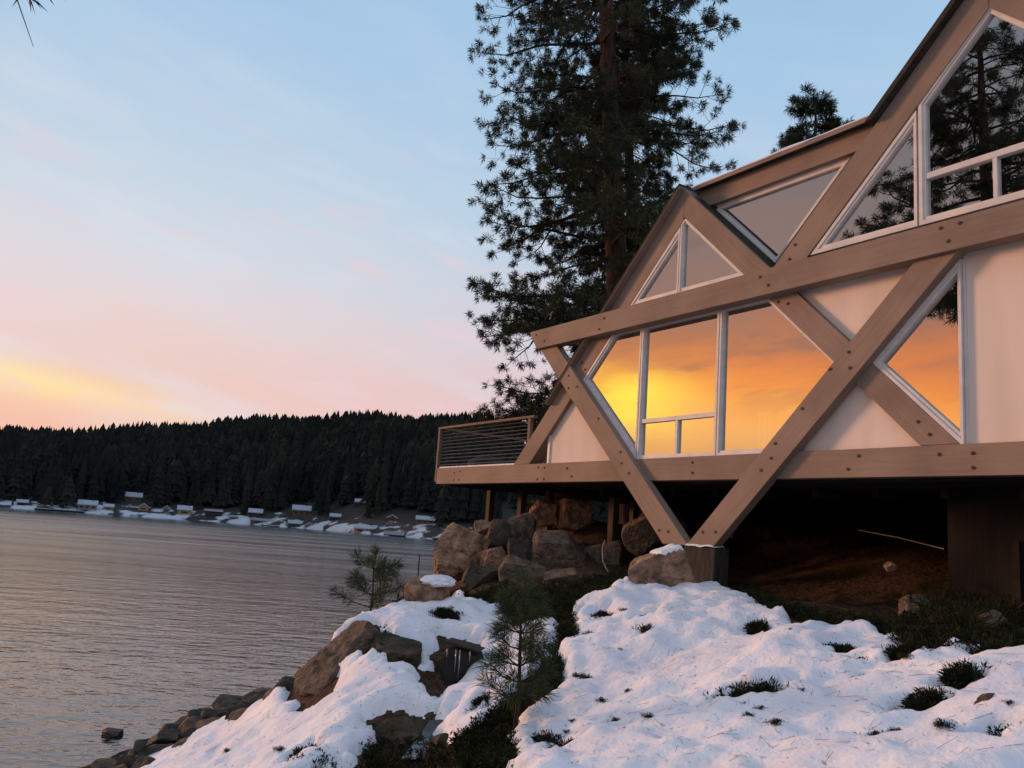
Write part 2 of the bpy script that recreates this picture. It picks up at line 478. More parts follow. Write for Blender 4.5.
# one long bright streak of lit cloud low over the far shore, sinking to the north
sc_ = math_n('SUBTRACT', Z, math_n('ADD', math_n('MULTIPLY', azim, -.112), math_n('MULTIPLY_ADD', cl, .03, .061)))
gs = math_n('POWER', 2.718, math_n('MULTIPLY', math_n('MULTIPLY', sc_, sc_), -1 / (2 * .0115 ** 2)))
gs2 = math_n('POWER', 2.718, math_n('MULTIPLY', math_n('MULTIPLY', sc_, sc_), -1 / (2 * .022 ** 2)))
am = math_n('MULTIPLY', mrange(adot, .40, .66), math_n('SUBTRACT', 1.0, mrange(adot, .72, .9)))
c = mixc(math_n('MULTIPLY', math_n('MULTIPLY', gs2, am), .26, clamp=True), c, (.5, .27, .13))
c = mixc(math_n('MULTIPLY', math_n('MULTIPLY', gs, am), .6, clamp=True), c, (.51, .42, .17))
# the brightest knot of the afterglow
dz_ = math_n('SUBTRACT', zz, math.sin(R(9.3))); da_ = math_n('SUBTRACT', azim, R(-74.0))
kn = math_n('POWER', 2.718, math_n('ADD', math_n('MULTIPLY', math_n('MULTIPLY', dz_, dz_), -1 / (2 * .024 ** 2)), math_n('MULTIPLY', math_n('MULTIPLY', da_, da_), -1 / (2 * .042 ** 2))))
c = mixc(math_n('MULTIPLY', kn, .85, clamp=True), c, (1.0, .76, .06))
# soft pink / pale cloud streaks
notwest = math_n('SUBTRACT', 1.0, mrange(adot, .68, .88))
wv = math_n('MULTIPLY', math_n('MULTIPLY', mrange(cl2, -.02, .22), math_n('SUBTRACT', 1.0, mrange(Z, .22, .5))), notwest)
c = mixc(math_n('MULTIPLY', wv, .55), c, tuple(x / 2 for x in s2l(238, 204, 210)))
wp = math_n('MULTIPLY', math_n('MULTIPLY', mrange(cl, .0, .2), math_n('SUBTRACT', 1.0, mrange(Z, .3, .55))), notwest)
c = mixc(math_n('MULTIPLY', wp, .58), c, tuple(x / 2 for x in s2l(222, 222, 230)))
# darker ribs of cloud in front of the glow
rb = math_n('MULTIPLY', math_n('MULTIPLY', mrange(cl2, .04, .2), mrange(adot, .75, .95)), math_n('MULTIPLY', mrange(Z, .13, .19), math_n('SUBTRACT', 1.0, mrange(Z, .3, .42))))
c = mixc(math_n('MULTIPLY', rb, .38), c, (.15, .095, .085))
c2 = mixc(1.0, c, (2.0, 2.0, 2.0), 'MULTIPLY')
sky = N('ShaderNodeTexSky'); sky.sky_type = 'NISHITA'; sky.sun_disc = False
sky.sun_elevation = R(2.0); sky.sun_rotation = SUN_AZ
sky.air_density = 1.0; sky.dust_density = 1.5; sky.ozone_density = 2
nsk = mixc(1.0, sky.outputs[0], (.025, .025, .025), 'MULTIPLY')
tot = mixc(1.0, c2, nsk, 'ADD')
Lk(tot, bg.inputs['Color']); bg.inputs['Strength'].default_value = 1.0
Lk(bg.outputs[0], out.inputs['Surface'])

sun = bpy.data.lights.new('sun', 'SUN')
sun.energy = 2.6; sun.angle = R(10); sun.color = (1.0, .50, .27)
suno = bpy.data.objects.new('sun', sun); COL.objects.link(suno)
LAMP_AZ = R(-61)
sd = Vector((math.sin(LAMP_AZ) * math.cos(SUN_EL), math.cos(LAMP_AZ) * math.cos(SUN_EL), math.sin(SUN_EL)))
suno.rotation_euler = (sd).to_track_quat('Z', 'Y').to_euler()
suno.location = (-30, 10, 20)

# ------------------------------------------------------------------ terrain
ca, sa = math.cos(FACADE), math.sin(FACADE)
HO = np.array([ca * 10, sa * 10, 0.0])
HX = np.array([sa, -ca, 0.0]); HY = np.array([ca, sa, 0.0])


def hw(x, w, z):                                 # house coordinates to world
    return HO + HX * x + HY * w + np.array([0, 0, z])


CP = []
for px, py, d in [
    (770, 768, 6.0), (1024, 768, 5.4), (520, 768, 6.6), (640, 768, 6.3), (900, 700, 7.2), (1024, 700, 6.9), (800, 655, 8.6),
    (690, 596, 11.9), (625, 592, 12.4), (570, 640, 10.4), (620, 680, 8.9), (545, 690, 8.9), (560, 740, 7.4), (720, 680, 8.2), (850, 650, 8.8),
    (1024, 664, 8.3), (900, 640, 9.4), (760, 604, 11.8), (960, 655, 8.6),
    # upper left shelf and boulder pile
    (530, 600, 14.0), (480, 592, 15.0), (580, 590, 14.0), (430, 606, 13.2), (390, 612, 12.6), (345, 628, 12.2), (360, 645, 11.6), (420, 640, 11.6), (490, 630, 12.2), (500, 650, 11.0),
    # ravine
    (455, 665, 11.1), (455, 705, 10.3), (430, 742, 9.2), (400, 768, 8.4), (400, 735, 9.4),
    (480, 690, 9.7), (450, 738, 8.4), (480, 768, 7.3),
    # lower left mound
    (330, 690, 10.9), (360, 668, 10.9), (405, 678, 10.4), (400, 705, 9.8), (300, 718, 10.9), (340, 745, 9.2), (250, 725, 12.2), (200, 745, 12.6), (150, 766, 13.2), (250, 768, 10.2),
    (285, 702, 13.6), (574, 531, 19.6), (560, 512, 20.8), (600, 530, 18.6), (540, 550, 18.4), (515, 548, 19.2), (480, 560, 18.8), (590, 560, 16.6),
]:
    CP.append(at(px, py, d))
for px, py, dz in [(100, 767, .0), (180, 718, .0), (255, 700, .0), (297, 691, .0)]:
    r_ = ray(px, py); CP.append(r_ * (LAKE / r_[2]))
for x, y, z in [
    (-9.4, 19, -5.9), (-9.5, 25, -6.2), (-8, 30, -6.2), (-9, 14.5, -5.0), (-10.5, 12, -4.6), (-12, 8, -5.0), (-14, 8, -6), (-12.5, 0, -5), (-15, 0, -6.5), (-13, -15, -5), (-16, -15, -7), (-20, 20, -7.5), (-25, 5, -8),
    (-4.6, 14.5, -3.4), (-5.0, 17.5, -4.2), (-4.2, 21, -4.6), (-5.2, 29, -5.6), (-2.6, 17, -2.8), (-2.2, 21, -3.6), (-1.2, 26, -4.4), (0, 33, -5.2), (-3, 40, -6.5), (4, 44, -5.4), (10, 60, -5.6), (-10, 50, -8), (0, 70, -8),
    (-8.6, 8.8, -3.6), (-6.5, 10.5, -4.0), (-5, 7, -2.9), (-4, 3, -2.2), (0, 0, -1.6), (0, 3.2, -1.55), (4, 0, -1.3), (-6, -2, -2.4), (0, -10, -1.2), (10, -8, -.3), (-6, -14, -2.6), (0, -30, -1), (20, -30, 2), (9, 2, -.7), (6, 4.5, -.9),
    (30, 0, 3), (40, 30, 9), (25, 20, 4.6), (30, 60, 9), (55, 10, 9), (45, -30, 6), (60, 70, 16), (18, 32, 3.4), (16, 45, 1.0), (11, 30, 1.2),
]:
    CP.append(np.array([x, y, z]))
for x, w, z in [(-9, 2.2, -.45), (-9, 4.2, .3), (-9, 6.5, .75), (-6, 1.4, -.62), (-6, 3.2, .0), (-6, 6.5, .7), (-3, .5, -.6), (-3, 5, .5), (0, 1, -.4), (0, 6, .75), (-12.5, 2.5, -.6), (-13, 5, .1), (-13, 8, .7),
                (-16, 1, -.9), (-17, 3, -.35), (-18.3, 1.5, -1.4), (-20, 3, -3.6), (-19.5, 8, -2.6), (-22, 8, -4.6), (-17, 12, .3), (-22, 16, -3.4), (-15.2, 4.2, .35), (-17, 4.6, .25), (-15.2, 6, .95), (-17, 6.6, .9), (-18.6, 5, -.3), (-8, 12, 1.6), (-14, 14, 1.4), (-9.2, .9, -.75), (-7.5, .7, -.72)]:
    CP.append(hw(x, w, z))
CP = np.array(CP)


def tps_fit(C, lam=.02):
    n = len(C)
    d2 = ((C[:, None, :2] - C[None, :, :2]) ** 2).sum(-1)
    K = .5 * d2 * np.log(d2 + 1e-9)
    P = np.concatenate([np.ones((n, 1)), C[:, :2]], 1)
    A = np.zeros((n + 3, n + 3)); A[:n, :n] = K + lam * np.eye(n); A[:n, n:] = P; A[n:, :n] = P.T
    return np.linalg.solve(A, np.concatenate([C[:, 2], np.zeros(3)]))


TW = tps_fit(CP)


def base_h(x, y):
    x = np.asarray(x, float); y = np.asarray(y, float)
    o = TW[-3] + TW[-2] * x + TW[-1] * y
    for w, c_ in zip(TW[:-3], CP):
        d2 = (x - c_[0]) ** 2 + (y - c_[1]) ** 2
        o = o + w * .5 * d2 * np.log(d2 + 1e-9)
    return o


def pts_noise(x, y, s, oc=4, off=0.0):
    sh = np.shape(x)
    a = np.array([mnoise.fractal(Vector((u * s + off, v * s - off, off)), 1.0, 2.0, oc) for u, v in zip(np.ravel(x), np.ravel(y))])
    return a.reshape(sh)


def axis(lo, f0, f1, hi, fine):
    a = [f0]
    s = fine
    while a[-1] > lo:
        s = min(s * 1.22, 3.0); a.append(a[-1] - s)
    b = [f1]; s = fine
    while b[-1] < hi:
        s = min(s * 1.22, 3.0); b.append(b[-1] + s)
    return np.array(a[::-1] + list(np.arange(f0 + fine, f1 - fine / 2, fine)) + b)


gx = axis(-34, -6.4, 6.0, 75, .045)
gy = axis(-40, 4.6, 17.5, 85, .045)
GX, GY = np.meshgrid(gx, gy)
HB = base_h(GX, GY)
NZ1 = pts_noise(GX, GY, .55, 4, 3.1)
NZ2 = pts_noise(GX, GY, 2.6, 3, 7.7)
GH = HB + NZ1 * .10 + NZ2 * .035
# keep the soil under the floor of the house
lx = (GX - HO[0]) * HX[0] + (GY - HO[1]) * HX[1]
lw = (GX - HO[0]) * HY[0] + (GY - HO[1]) * HY[1]
inside = (lx > -18.3) & (lx < 1.2) & (lw > -.3) & (lw < 9.6)
GH = np.where(inside, np.where(lw > 5.6, np.clip(GH + (lw - 5.6) * .9, .5, 1.1), np.minimum(GH, .86)), GH)


def grid_lookup(F, x, y):
    i = np.clip(np.searchsorted(gx, x) - 1, 0, len(gx) - 2); j = np.clip(np.searchsorted(gy, y) - 1, 0, len(gy) - 2)
    tx = np.clip((x - gx[i]) / (gx[i + 1] - gx[i]), 0, 1); ty = np.clip((y - gy[j]) / (gy[j + 1] - gy[j]), 0, 1)
    return (F[j, i] * (1 - tx) + F[j, i + 1] * tx) * (1 - ty) + (F[j + 1, i] * (1 - tx) + F[j + 1, i + 1] * tx) * ty


def ground_z(x, y):
    return float(grid_lookup(GH, np.array(x), np.array(y)))


def hit(px, py, d0=4.0, d1=22.0):
    """where a sight line meets the ground (or comes closest to it)"""
    r_ = ray(px, py)
    d = np.arange(d0, d1, .03)
    gap = r_[2] * d - grid_lookup(GH, r_[0] * d, r_[1] * d)
    k = np.argmax(gap < 0) if (gap < 0).any() else np.argmin(gap)
    q = r_ * d[k]
    return np.array([q[0], q[1], ground_z(q[0], q[1])]), d[k]


def grid_mesh(name, H, keep, material, kind):
    ny, nx = H.shape
    idx = np.arange(nx * ny).reshape(ny, nx)
    F = np.stack([idx[:-1, :-1], idx[:-1, 1:], idx[1:, 1:], idx[1:, :-1]], -1).reshape(-1, 4)
    if keep is not None:
        kq = keep[:-1, :-1] | keep[1:, :-1] | keep[:-1, 1:] | keep[1:, 1:]
        F = F[kq.ravel()]
    V = np.stack([GX.ravel(), GY.ravel(), H.ravel()], -1)
    used = np.unique(F); remap = np.full(len(V), -1); remap[used] = np.arange(len(used))
    mb = MB(); mb.block(V[used], remap[F])
    o = mb.build(name, material, smooth=True)
    tag(o, kind=kind)
    return o


grid_mesh('ground', GH, None, MT['ground'], 'structure')

# ---- snow patches (outlines surveyed onto the ground)
SNOW = [
    [(627, 585), (614, 596), (604, 601), (580, 605), (573, 617), (580, 638), (565, 644), (556, 662), (561, 677), (556, 706), (538, 715), (518, 745), (516, 775), (514, 830), (1150, 830), (1090, 662), (1024, 667), (984, 665), (957, 651), (930, 662), (909, 660), (892, 641), (865, 638), (823, 636), (794, 629), (777, 620), (746, 606), (731, 597), (705, 593), (690, 588), (666, 592), (640, 588)],
    [(487, 648), (473, 668), (455, 691), (439, 709), (446, 727), (434, 739), (455, 745), (493, 718), (505, 706), (523, 694), (536, 682), (550, 659), (559, 629), (536, 631), (517, 640), (507, 628)],
    [(341, 626), (357, 613), (390, 608), (428, 608), (446, 592), (464, 589), (470, 604), (500, 609), (508, 626), (486, 645), (437, 637), (434, 659), (431, 671), (414, 671), (420, 650), (393, 647), (384, 632), (369, 625), (354, 629)],
    [(324, 671), (351, 659), (411, 674), (424, 691), (426, 716), (399, 718), (381, 715), (363, 724), (369, 748), (339, 772), (240, 800), (120, 790), (139, 768), (193, 744), (252, 713), (283, 698), (297, 711), (324, 706), (336, 694)],
]
HOLES = [(751, 705, 30, 9), (926, 716, 13, 8), (650, 622, 5, 3), (602, 622, 5, 8), (590, 640, 6, 3), (541, 752, 13, 9), (568, 760, 10, 9), (840, 656, 10, 6), (861, 668, 4, 4), (872, 690, 5, 3), (905, 664, 9, 9), (960, 694, 12, 10), (984, 762, 13, 7), (884, 752, 6, 4), (648, 640, 3, 2), (1020, 748, 8, 4), (484, 708, 10, 10), (757, 634, 7, 8), (300, 758, 12, 8), (446, 618, 12, 9), (462, 596, 14, 10), (503, 617, 8, 6), (880, 660, 6, 5), (929, 660, 8, 8)]


def seg_poly(poly, step=9):
    o = []
    for i in range(len(poly)):
        p, q = np.array(poly[i], float), np.array(poly[(i + 1) % len(poly)], float)
        n = max(1, int(np.linalg.norm(q - p) / step))
        for k in range(n): o.append(p + (q - p) * k / n)
    return o


def poly_sd(P, x, y):
    """signed distance, positive inside"""
    P = np.asarray(P); Q = np.roll(P, -1, 0)
    ins = np.zeros(x.shape, bool); dm = np.full(x.shape, 1e9)
    for p, q in zip(P, Q):
        e = q - p; L2 = e @ e + 1e-12
        t = np.clip(((x - p[0]) * e[0] + (y - p[1]) * e[1]) / L2, 0, 1)
        dm = np.minimum(dm, (x - p[0] - t * e[0]) ** 2 + (y - p[1] - t * e[1]) ** 2)
        cr = (p[1] > y) != (q[1] > y)
        xi = p[0] + (y - p[1]) / (q[1] - p[1] + 1e-12) * e[0]
        ins ^= cr & (x < xi)
    dm = np.sqrt(dm)
    return np.where(ins, dm, -dm)


sd_all = np.full(GX.shape, -9.0)
for k, poly in enumerate(SNOW):
    W = []
    for p in seg_poly(poly):
        q, d = hit(p[0], p[1], 4.0, 15.5)
        W.append(q[:2])
    W = np.array(W)
    m = (GX > W[:, 0].min() - 1) & (GX < W[:, 0].max() + 1) & (GY > W[:, 1].min() - 1) & (GY < W[:, 1].max() + 1)
    s_ = poly_sd(W, GX[m], GY[m])
    sd_all[m] = np.maximum(sd_all[m], s_)
# snow further off, beyond the frame on the open slopes
far_patch = pts_noise(GX, GY, .16, 3, 12.0)
side = ((GX < -4.2) & (GY < 9)) | (GY < 3.0) | (lw > 17) | (lx > 1.5)
beside = np.where(side & (HB > LAKE + .35), np.clip((far_patch + .25) * .8, -1, 1), -1)
cx_, cy_ = np.array([-3.4, 6.2]), None
sd_all = np.maximum(sd_all, np.minimum(beside, 1.0))
for (px, py, rx, ry) in HOLES:
    q, d = hit(px, py, 4, 15.5)
    a = rx * d / FPX; b_ = max(a * .55, ry * d / FPX * 1.5)
    vx = np.array([ray(px, py)[0], ray(px, py)[1]])
    du = (GX - q[0]) * vx[1] - (GY - q[1]) * vx[0]; dv = (GX - q[0]) * vx[0] + (GY - q[1]) * vx[1]
    e = (np.sqrt((du / a) ** 2 + (dv / b_) ** 2) - 1) * min(a, b_)
    sd_all = np.minimum(sd_all, e)
NZ3 = pts_noise(GX, GY, 5.0, 4, 1.3)
NZ4 = pts_noise(GX, GY, 1.1, 3, 21.0)
sdn = sd_all + NZ3 * .15 + NZ2 * .08
t_ = np.clip(sdn / .16, -.6, 1)
th = np.where(t_ > 0, np.sqrt(np.clip(1 - (1 - t_) ** 2, 0, 1)) * .13, t_ * .12)
HS = GH + th + np.where(t_ > 0, np.clip(t_, 0, 1), 0) * (NZ4 * .075 + NZ3 * .026 + NZ2 * .022)
HSNOW = HS
grid_mesh('snow', HS, t_ > -.25, MT['snow'], 'structure')


def top_z(x, y):
    a = np.array(x); b_ = np.array(y)
    s_ = float(grid_lookup(t_, a, b_))
    return max(ground_z(x, y), float(grid_lookup(HS, a, b_)) if s_ > 0 else -99)


# ------------------------------------------------------------------ water
mb = MB(); mb.add([(-3000, -3000, LAKE), (3000, -3000, LAKE), (3000, 3000, LAKE), (-3000, 3000, LAKE)], [(0, 1, 2, 3)])
tag(mb.build('lake_water', MT['water']), kind='structure')

# ------------------------------------------------------------------ far shore, hill and forest


def shore_d(az):       # distance of the far waterline by azimuth (degrees)
    return np.interp(az, [-180, -150, -120, -90, -60, -31, -20, -13, -9, -5, 0, 20, 40, 60], [500, 620, 900, 1050, 720, 455, 460, 430, 385, 365, 355, 370, 460, 600])


def ridge_el(az):      # elevation angle of the bare ridge
    return np.interp(az, [-180, -120, -100, -75, -50, -31, -24, -16, -11, -5, 5, 20, 60], [3, 1.8, 1.2, 1.2, 1.9, 2.15, 3.2, 4.7, 5.3, 5.65, 6, 6.3, 5.5])


HILL_S = np.array([0, .012, .03, .07, .16, .3, .5, .75, 1.0, 1.35])


def hill_pt(az, s):
    """s = 0 at the shore, 1 on the ridge"""
    d0 = shore_d(az); dep = 330.0
    d = d0 + dep * s
    zt = math.tan(R(ridge_el(az))) * (d0 + dep)
    prof = np.interp(s, HILL_S, [0, .028, .05, .10, .22, .40, .64, .87, 1.0, .8])
    z = LAKE + (zt - LAKE) * prof + 3 * math.sin(az * .9 + s * 5) * min(1, s * 3) * .5
    a = R(az)
    return np.array([math.sin(a) * d, math.cos(a) * d, z])


azs = np.arange(-180, 61, 1.0)
V = []; Fh = []
for i, a_ in enumerate(azs):
    for s_ in HILL_S: V.append(hill_pt(a_, s_) + np.array([0, 0, -.3 if s_ == 0 else 0]))
n_ = len(HILL_S)
for i in range(len(azs) - 1):
    for k in range(n_ - 1):
        Fh.append((i * n_ + k, (i + 1) * n_ + k, (i + 1) * n_ + k + 1, i * n_ + k + 1))
hm, hnt, hb = node_mat('hill_floor')
hb.inputs['Roughness'].default_value = .95
g_ = hnt.nodes.new('ShaderNodeNewGeometry'); sp_ = hnt.nodes.new('ShaderNodeSeparateXYZ'); hnt.links.new(g_.outputs['Position'], sp_.inputs[0])
nz_ = hnt.nodes.new('ShaderNodeTexNoise'); nz_.inputs['Scale'].default_value = .13; nz_.inputs['Detail'].default_value = 5
hnt.links.new(g_.outputs['Position'], nz_.inputs['Vector'])
m1 = hnt.nodes.new('ShaderNodeMath'); m1.operation = 'MULTIPLY_ADD'; m1.inputs[1].default_value = -.034; m1.inputs[2].default_value = .12
hnt.links.new(sp_.outputs[2], m1.inputs[0])
m2 = hnt.nodes.new('ShaderNodeMath'); m2.operation = 'ADD'; hnt.links.new(m1.outputs[0], m2.inputs[0]); hnt.links.new(nz_.outputs['Fac'], m2.inputs[1])
rr = hnt.nodes.new('ShaderNodeValToRGB'); rr.color_ramp.elements[0].position = .68; rr.color_ramp.elements[1].position = .76
rr.color_ramp.elements[0].color = (.02, .02, .017, 1); rr.color_ramp.elements[1].color = (.42, .47, .53, 1)
hnt.links.new(m2.outputs[0], rr.inputs['Fac']); hnt.links.new(rr.outputs['Color'], hb.inputs['Base Color'])
mb = MB(); mb.add(V, Fh)
tag(mb.build('hill_terrain', hm, smooth=True), kind='structure')


KEEP = []
# ---- houses, boathouses and docks on the far shore


def far_house(label, cat, px, yb, wpx, hpx, d, wall, roof='gable', turn=0, name='lake_house', win=2, deep=.8, rfrac=.42):
    """sits where its sight line at distance d puts it; width and height in metres from the survey"""
    r_ = ray(px, yb); az_ = math.degrees(math.atan2(r_[0], r_[1]))
    d = shore_d(az_) + 3
    for k in range(200):
        hz = hill_pt(az_, (d - shore_d(az_)) / 330)[2]
        if hz >= r_[2] * d - .1: break
        d += 1
    p = r_ * d
    p[2] = max(p[2], LAKE + .35)
    KEEP.append((az_, math.degrees(wpx / FPX / 2) + .12, (d - shore_d(az_)) / 330 + .012))
    W = wpx * d / FPX * .78; H = hpx * d / FPX * .8
    o = empty(name, p, -math.atan2(p[0], p[1]) + turn, label, cat)
    D = W * deep; hw_ = H * (1 - rfrac)
    m = MB(); m.box(-W / 2, W / 2, 0, D, -2.5, hw_)
    if roof == 'gable_front':
        m.prism([(-W / 2, hw_), (W / 2, hw_), (0, H - .25)], 0.02, D - .02)
    m.build('wall', MT[wall], o)
    m = MB()
    e = .5; t = .45
    if roof == 'gable':           # ridge along the width, one snowy slope faces the lake
        m.add([(-W / 2 - e, -e, hw_), (W / 2 + e, -e, hw_), (W / 2 + e, D / 2, H), (-W / 2 - e, D / 2, H), (-W / 2 - e, D + e, hw_), (W / 2 + e, D + e, hw_),
               (-W / 2 - e, -e, hw_ - t), (W / 2 + e, -e, hw_ - t), (W / 2 + e, D + e, hw_ - t), (-W / 2 - e, D + e, hw_ - t)],
              [(0, 1, 2, 3), (3, 2, 5, 4), (6, 7, 1, 0), (4, 5, 8, 9), (7, 8, 5, 2, 1), (6, 0, 3, 4, 9), (6, 9, 8, 7)])
    elif roof == 'gable_front':
        m.prism([(-W / 2 - e, hw_ - .2), (0, H), (W / 2 + e, hw_ - .2), (W / 2 + e, hw_ - .2 - t), (0, H - t), (-W / 2 - e, hw_ - .2 - t)], -e, D + e)
    else:
        m.box(-W / 2 - e, W / 2 + e, -e, D + e, hw_, H)
    m.build('roof', MT['far_snow'], o)
    if wpx > 12 and roof == 'gable':
        m = MB(); m.box(W * .2, W * .2 + .9, D * .45, D * .45 + .9, hw_, H + .9); m.build('chimney', MT['h_dark'], o)
    for k in range(win):
        m = MB(); xw = W * ((k + .5) / win - .5)
        ww = W / win * .25; wh = hw_ * .3
        m.box(xw - ww, xw + ww, -.12, .1, hw_ * .35, hw_ * .35 + wh)
        m.build('window', MT['h_win'], o)
    return o


def dock(label, px, yb, wpx, hpx, d, name='dock'):
    r_ = ray(px, yb); d = LAKE / r_[2]; d = min(d, shore_d(math.degrees(math.atan2(r_[0], r_[1]))) - 3); p = r_ * d; p[2] = LAKE
    W = wpx * d / FPX * .78; H = hpx * d / FPX * .8
    o = empty(name, p, -math.atan2(p[0], p[1]), label, 'dock')
    m = MB(); m.box(-W / 2, W / 2, 0, 5, .25, .6); m.build('deck', MT['h_dark'], o)
    m = MB(); m.box(-W / 2, W / 2, .05, 4.9, .604, max(.75, H)); m.build('snow_layer', MT['far_snow'], o)
    for k in range(4):
        m = MB(); x = W * (k / 3 - .5) * .92; m.tube([(x, .4, -1.5), (x, .4, 1.5)], .14, 6); m.build('post', MT['h_dark'], o)


far_house('white-roofed low house above the left end of the far shore', 'house', 87, 510, 19, 11, 548, 'h_grey', win=3)
far_house('brown two-level house with a snowy roof, higher up the far bank', 'house', 133, 502, 17, 11, 560, 'h_brown', win=2)
far_house('small brown cabin just below the higher two-level house', 'house', 143, 511, 11, 9, 538, 'h_tan', 'gable_front', win=1, name='cabin')
far_house('small grey boathouse between the brown cabin and the tan boathouse', 'boathouse', 166, 513, 8, 9, 532, 'h_grey', 'gable_front', win=1, name='boathouse')
far_house('tan boathouse with a peach-lit snowy roof at the water edge', 'boathouse', 184, 515, 15, 11, 526, 'h_tan', win=1, name='boathouse')
far_house('long dark boathouse with a thin flat snow roof', 'boathouse', 213, 517, 19, 9, 520, 'h_dark', 'flat', win=2, rfrac=.28, name='boathouse')
far_house('dark house with a pale roof set back above a low boathouse', 'house', 255, 517, 15, 10, 520, 'h_dark', win=2)
far_house('low wide boathouse with a flat snowy roof right at the waterline', 'boathouse', 262, 524.5, 27, 7, 502, 'h_brown', 'flat', win=2, rfrac=.4, name='boathouse')
far_house('boathouse with a dark green front and snowy roof', 'boathouse', 297, 527, 21, 8, 490, 'h_green', win=2, name='boathouse')
far_house('brown lodge with several snowy gables up among the trees', 'house', 301, 516, 21, 13, 520, 'h_brown', win=3)
far_house('small brown shed beside the green-fronted boathouse', 'shed', 309, 529, 10, 7, 486, 'h_tan', 'gable_front', win=1, name='shed')
far_house('largest far boathouse, tan gable front and long white roof', 'boathouse', 365, 533.5, 27, 10, 462, 'h_tan', win=2, name='boathouse')
far_house('house with a bright snowy roof high among the trees', 'house', 360, 506, 12, 9, 520, 'h_dark', win=1)
far_house('brown house behind the snow-covered docks at the right end of the far shore', 'house', 425, 524, 22, 10, 470, 'h_brown', win=3)
for lab, cat_, px, yb, w, h, wl, rf_ in (
    ('tiny dark hut at the far left end of the far shore', 'hut', 22, 505, 10, 6, 'h_dark', 'gable'),
    ('small tan cottage right beside the white-roofed low house', 'cottage', 108, 510, 10, 7, 'h_tan', 'gable'),
    ('tiny flat-roofed shed right of the long dark boathouse', 'shed', 233, 519.5, 9, 5, 'h_grey', 'flat'),
    ('dark cottage among trees left of the largest far boathouse', 'cottage', 335, 520, 12, 8, 'h_dark', 'gable'),
    ('small brown cottage above the wide snow-covered dock', 'cottage', 392, 521, 12, 8, 'h_brown', 'gable_front'),
    ('grey boathouse at the right end of the far shore beside the narrow dock', 'boathouse', 455, 534, 15, 8, 'h_grey', 'gable')):
    far_house(lab, cat_, px, yb, w, h, 500, wl, rf_, win=1, name=cat_ if cat_ != 'hut' else 'hut')
dock('wide snow-covered dock beside the largest boathouse', 394, 535, 26, 6, 448)
dock('narrow snow-covered dock at the right end of the far shore', 443, 537, 26, 3, 440)
dock('short snowy dock in front of the dark green boathouse', 270, 527, 20, 2.5, 490)
dock('thin snowy dock at the left of the far shore', 60, 508, 50, 2, 545)

def conifer_tris(seed, tiers=7, sides=7):
    """unit-height ragged conifer: drooping jagged skirts round a stem"""
    r_ = random.Random(seed)
    v, f = [], []
    slim = r_.uniform(.10, .16) if seed % 3 else r_.uniform(.17, .24)
    for t in range(tiers):
        z0 = .10 + .86 * t / tiers
        rad = slim * (1 - t / tiers) ** (.8 if seed % 3 else .5) * r_.uniform(.8, 1.2) + .012
        top = min(1.0, z0 + 1.9 / tiers)
        b = len(v)
        v.append((0, 0, top))
        off = r_.uniform(0, 6)
        for k in range(sides * 2):
            rr_ = rad * (r_.uniform(.85, 1.25) if k % 2 == 0 else r_.uniform(.35, .6))
            a = off + k * math.pi / sides
            v.append((rr_ * math.cos(a), rr_ * math.sin(a), z0 - (.02 if k % 2 == 0 else -.03) + r_.uniform(-.015, .015)))
        for k in range(sides * 2):
            f.append((b, b + 1 + k, b + 1 + (k + 1) % (sides * 2)))
    return np.array(v), np.array(f)


TEMPL = [conifer_tris(s, random.Random(s).choice([5, 6, 7]), 5) for s in range(8)]
mb = MB()
frs = random.Random(5)


def add_tree(p, h, tmpl):
    v, f = tmpl
    a = frs.uniform(0, 6.28); c_, s_ = math.cos(a), math.sin(a)
    w = h * frs.uniform(.85, 1.25)
    P = np.stack([(v[:, 0] * c_ - v[:, 1] * s_) * w + p[0], (v[:, 0] * s_ + v[:, 1] * c_) * w + p[1], v[:, 2] * h + p[2] - .3], -1)
    mb.block(P, f)


def tree_ok(s, az):
    q = mnoise.noise(Vector((az * .55, s * 14, 2.0)))
    for a_, w_, sm in KEEP:
        if abs(az - a_) < w_ and s < sm + .04: return False
    return s > .12 or q > (-.15 if s > .045 else .05)


for _ in range(5200):
    az = frs.uniform(-34, 0); s = frs.random() ** .95 * .90
    if s < .014 or not tree_ok(s, az): continue
    add_tree(hill_pt(az, s), frs.uniform(13, 24) if s > .07 else frs.uniform(5, 17), frs.choice(TEMPL))
for _ in range(3600):
    az = frs.uniform(-180, -34) if frs.random() < .75 else frs.uniform(0, 58)
    s = frs.random() ** .8 * 1.05
    if s < .03: continue
    add_tree(hill_pt(az, s), frs.uniform(15, 26), frs.choice(TEMPL))
fo = mb.build('conifer_forest', MT['far_tree'])
tag(fo, 'dense dark conifer forest covering the hill across the lake', 'forest', kind='stuff')

# skyline trees: one object each
sky_meshes = []
for k in range(6):
    v, f = conifer_tris(100 + k, 8, 6)
    b2 = MB(); b2.block(v, f, 0)
    b2.tube([(0, 0, -.02), (0, 0, .5)], [.012, .006], 5, 1)
    sky_meshes.append(b2.mesh('skyline_conifer', [MT['far_tree'], MT['far_trunk']]))
az = -33.0
while az < -2.5:
    az += frs.uniform(.13, .36)
    s = frs.uniform(.90, 1.0)
    p = hill_pt(az, s)
    o = bpy.data.objects.new('skyline_conifer', frs.choice(sky_meshes)); COL.objects.link(o)
    h = frs.choice((frs.uniform(9, 14), frs.uniform(13, 20), frs.uniform(16, 24))) * np.interp(az, [-31, -20, -5], [.95, .95, .95])
    o.location = p - np.array([0, 0, .3]); o.rotation_euler = (0, 0, frs.uniform(0, 6.28)); o.scale = (h * .95, h * .95, h)
    tag(o, 'dark pointed conifer standing against the sky on the far ridge', 'conifer', 'conifers along the skyline of the far hill')

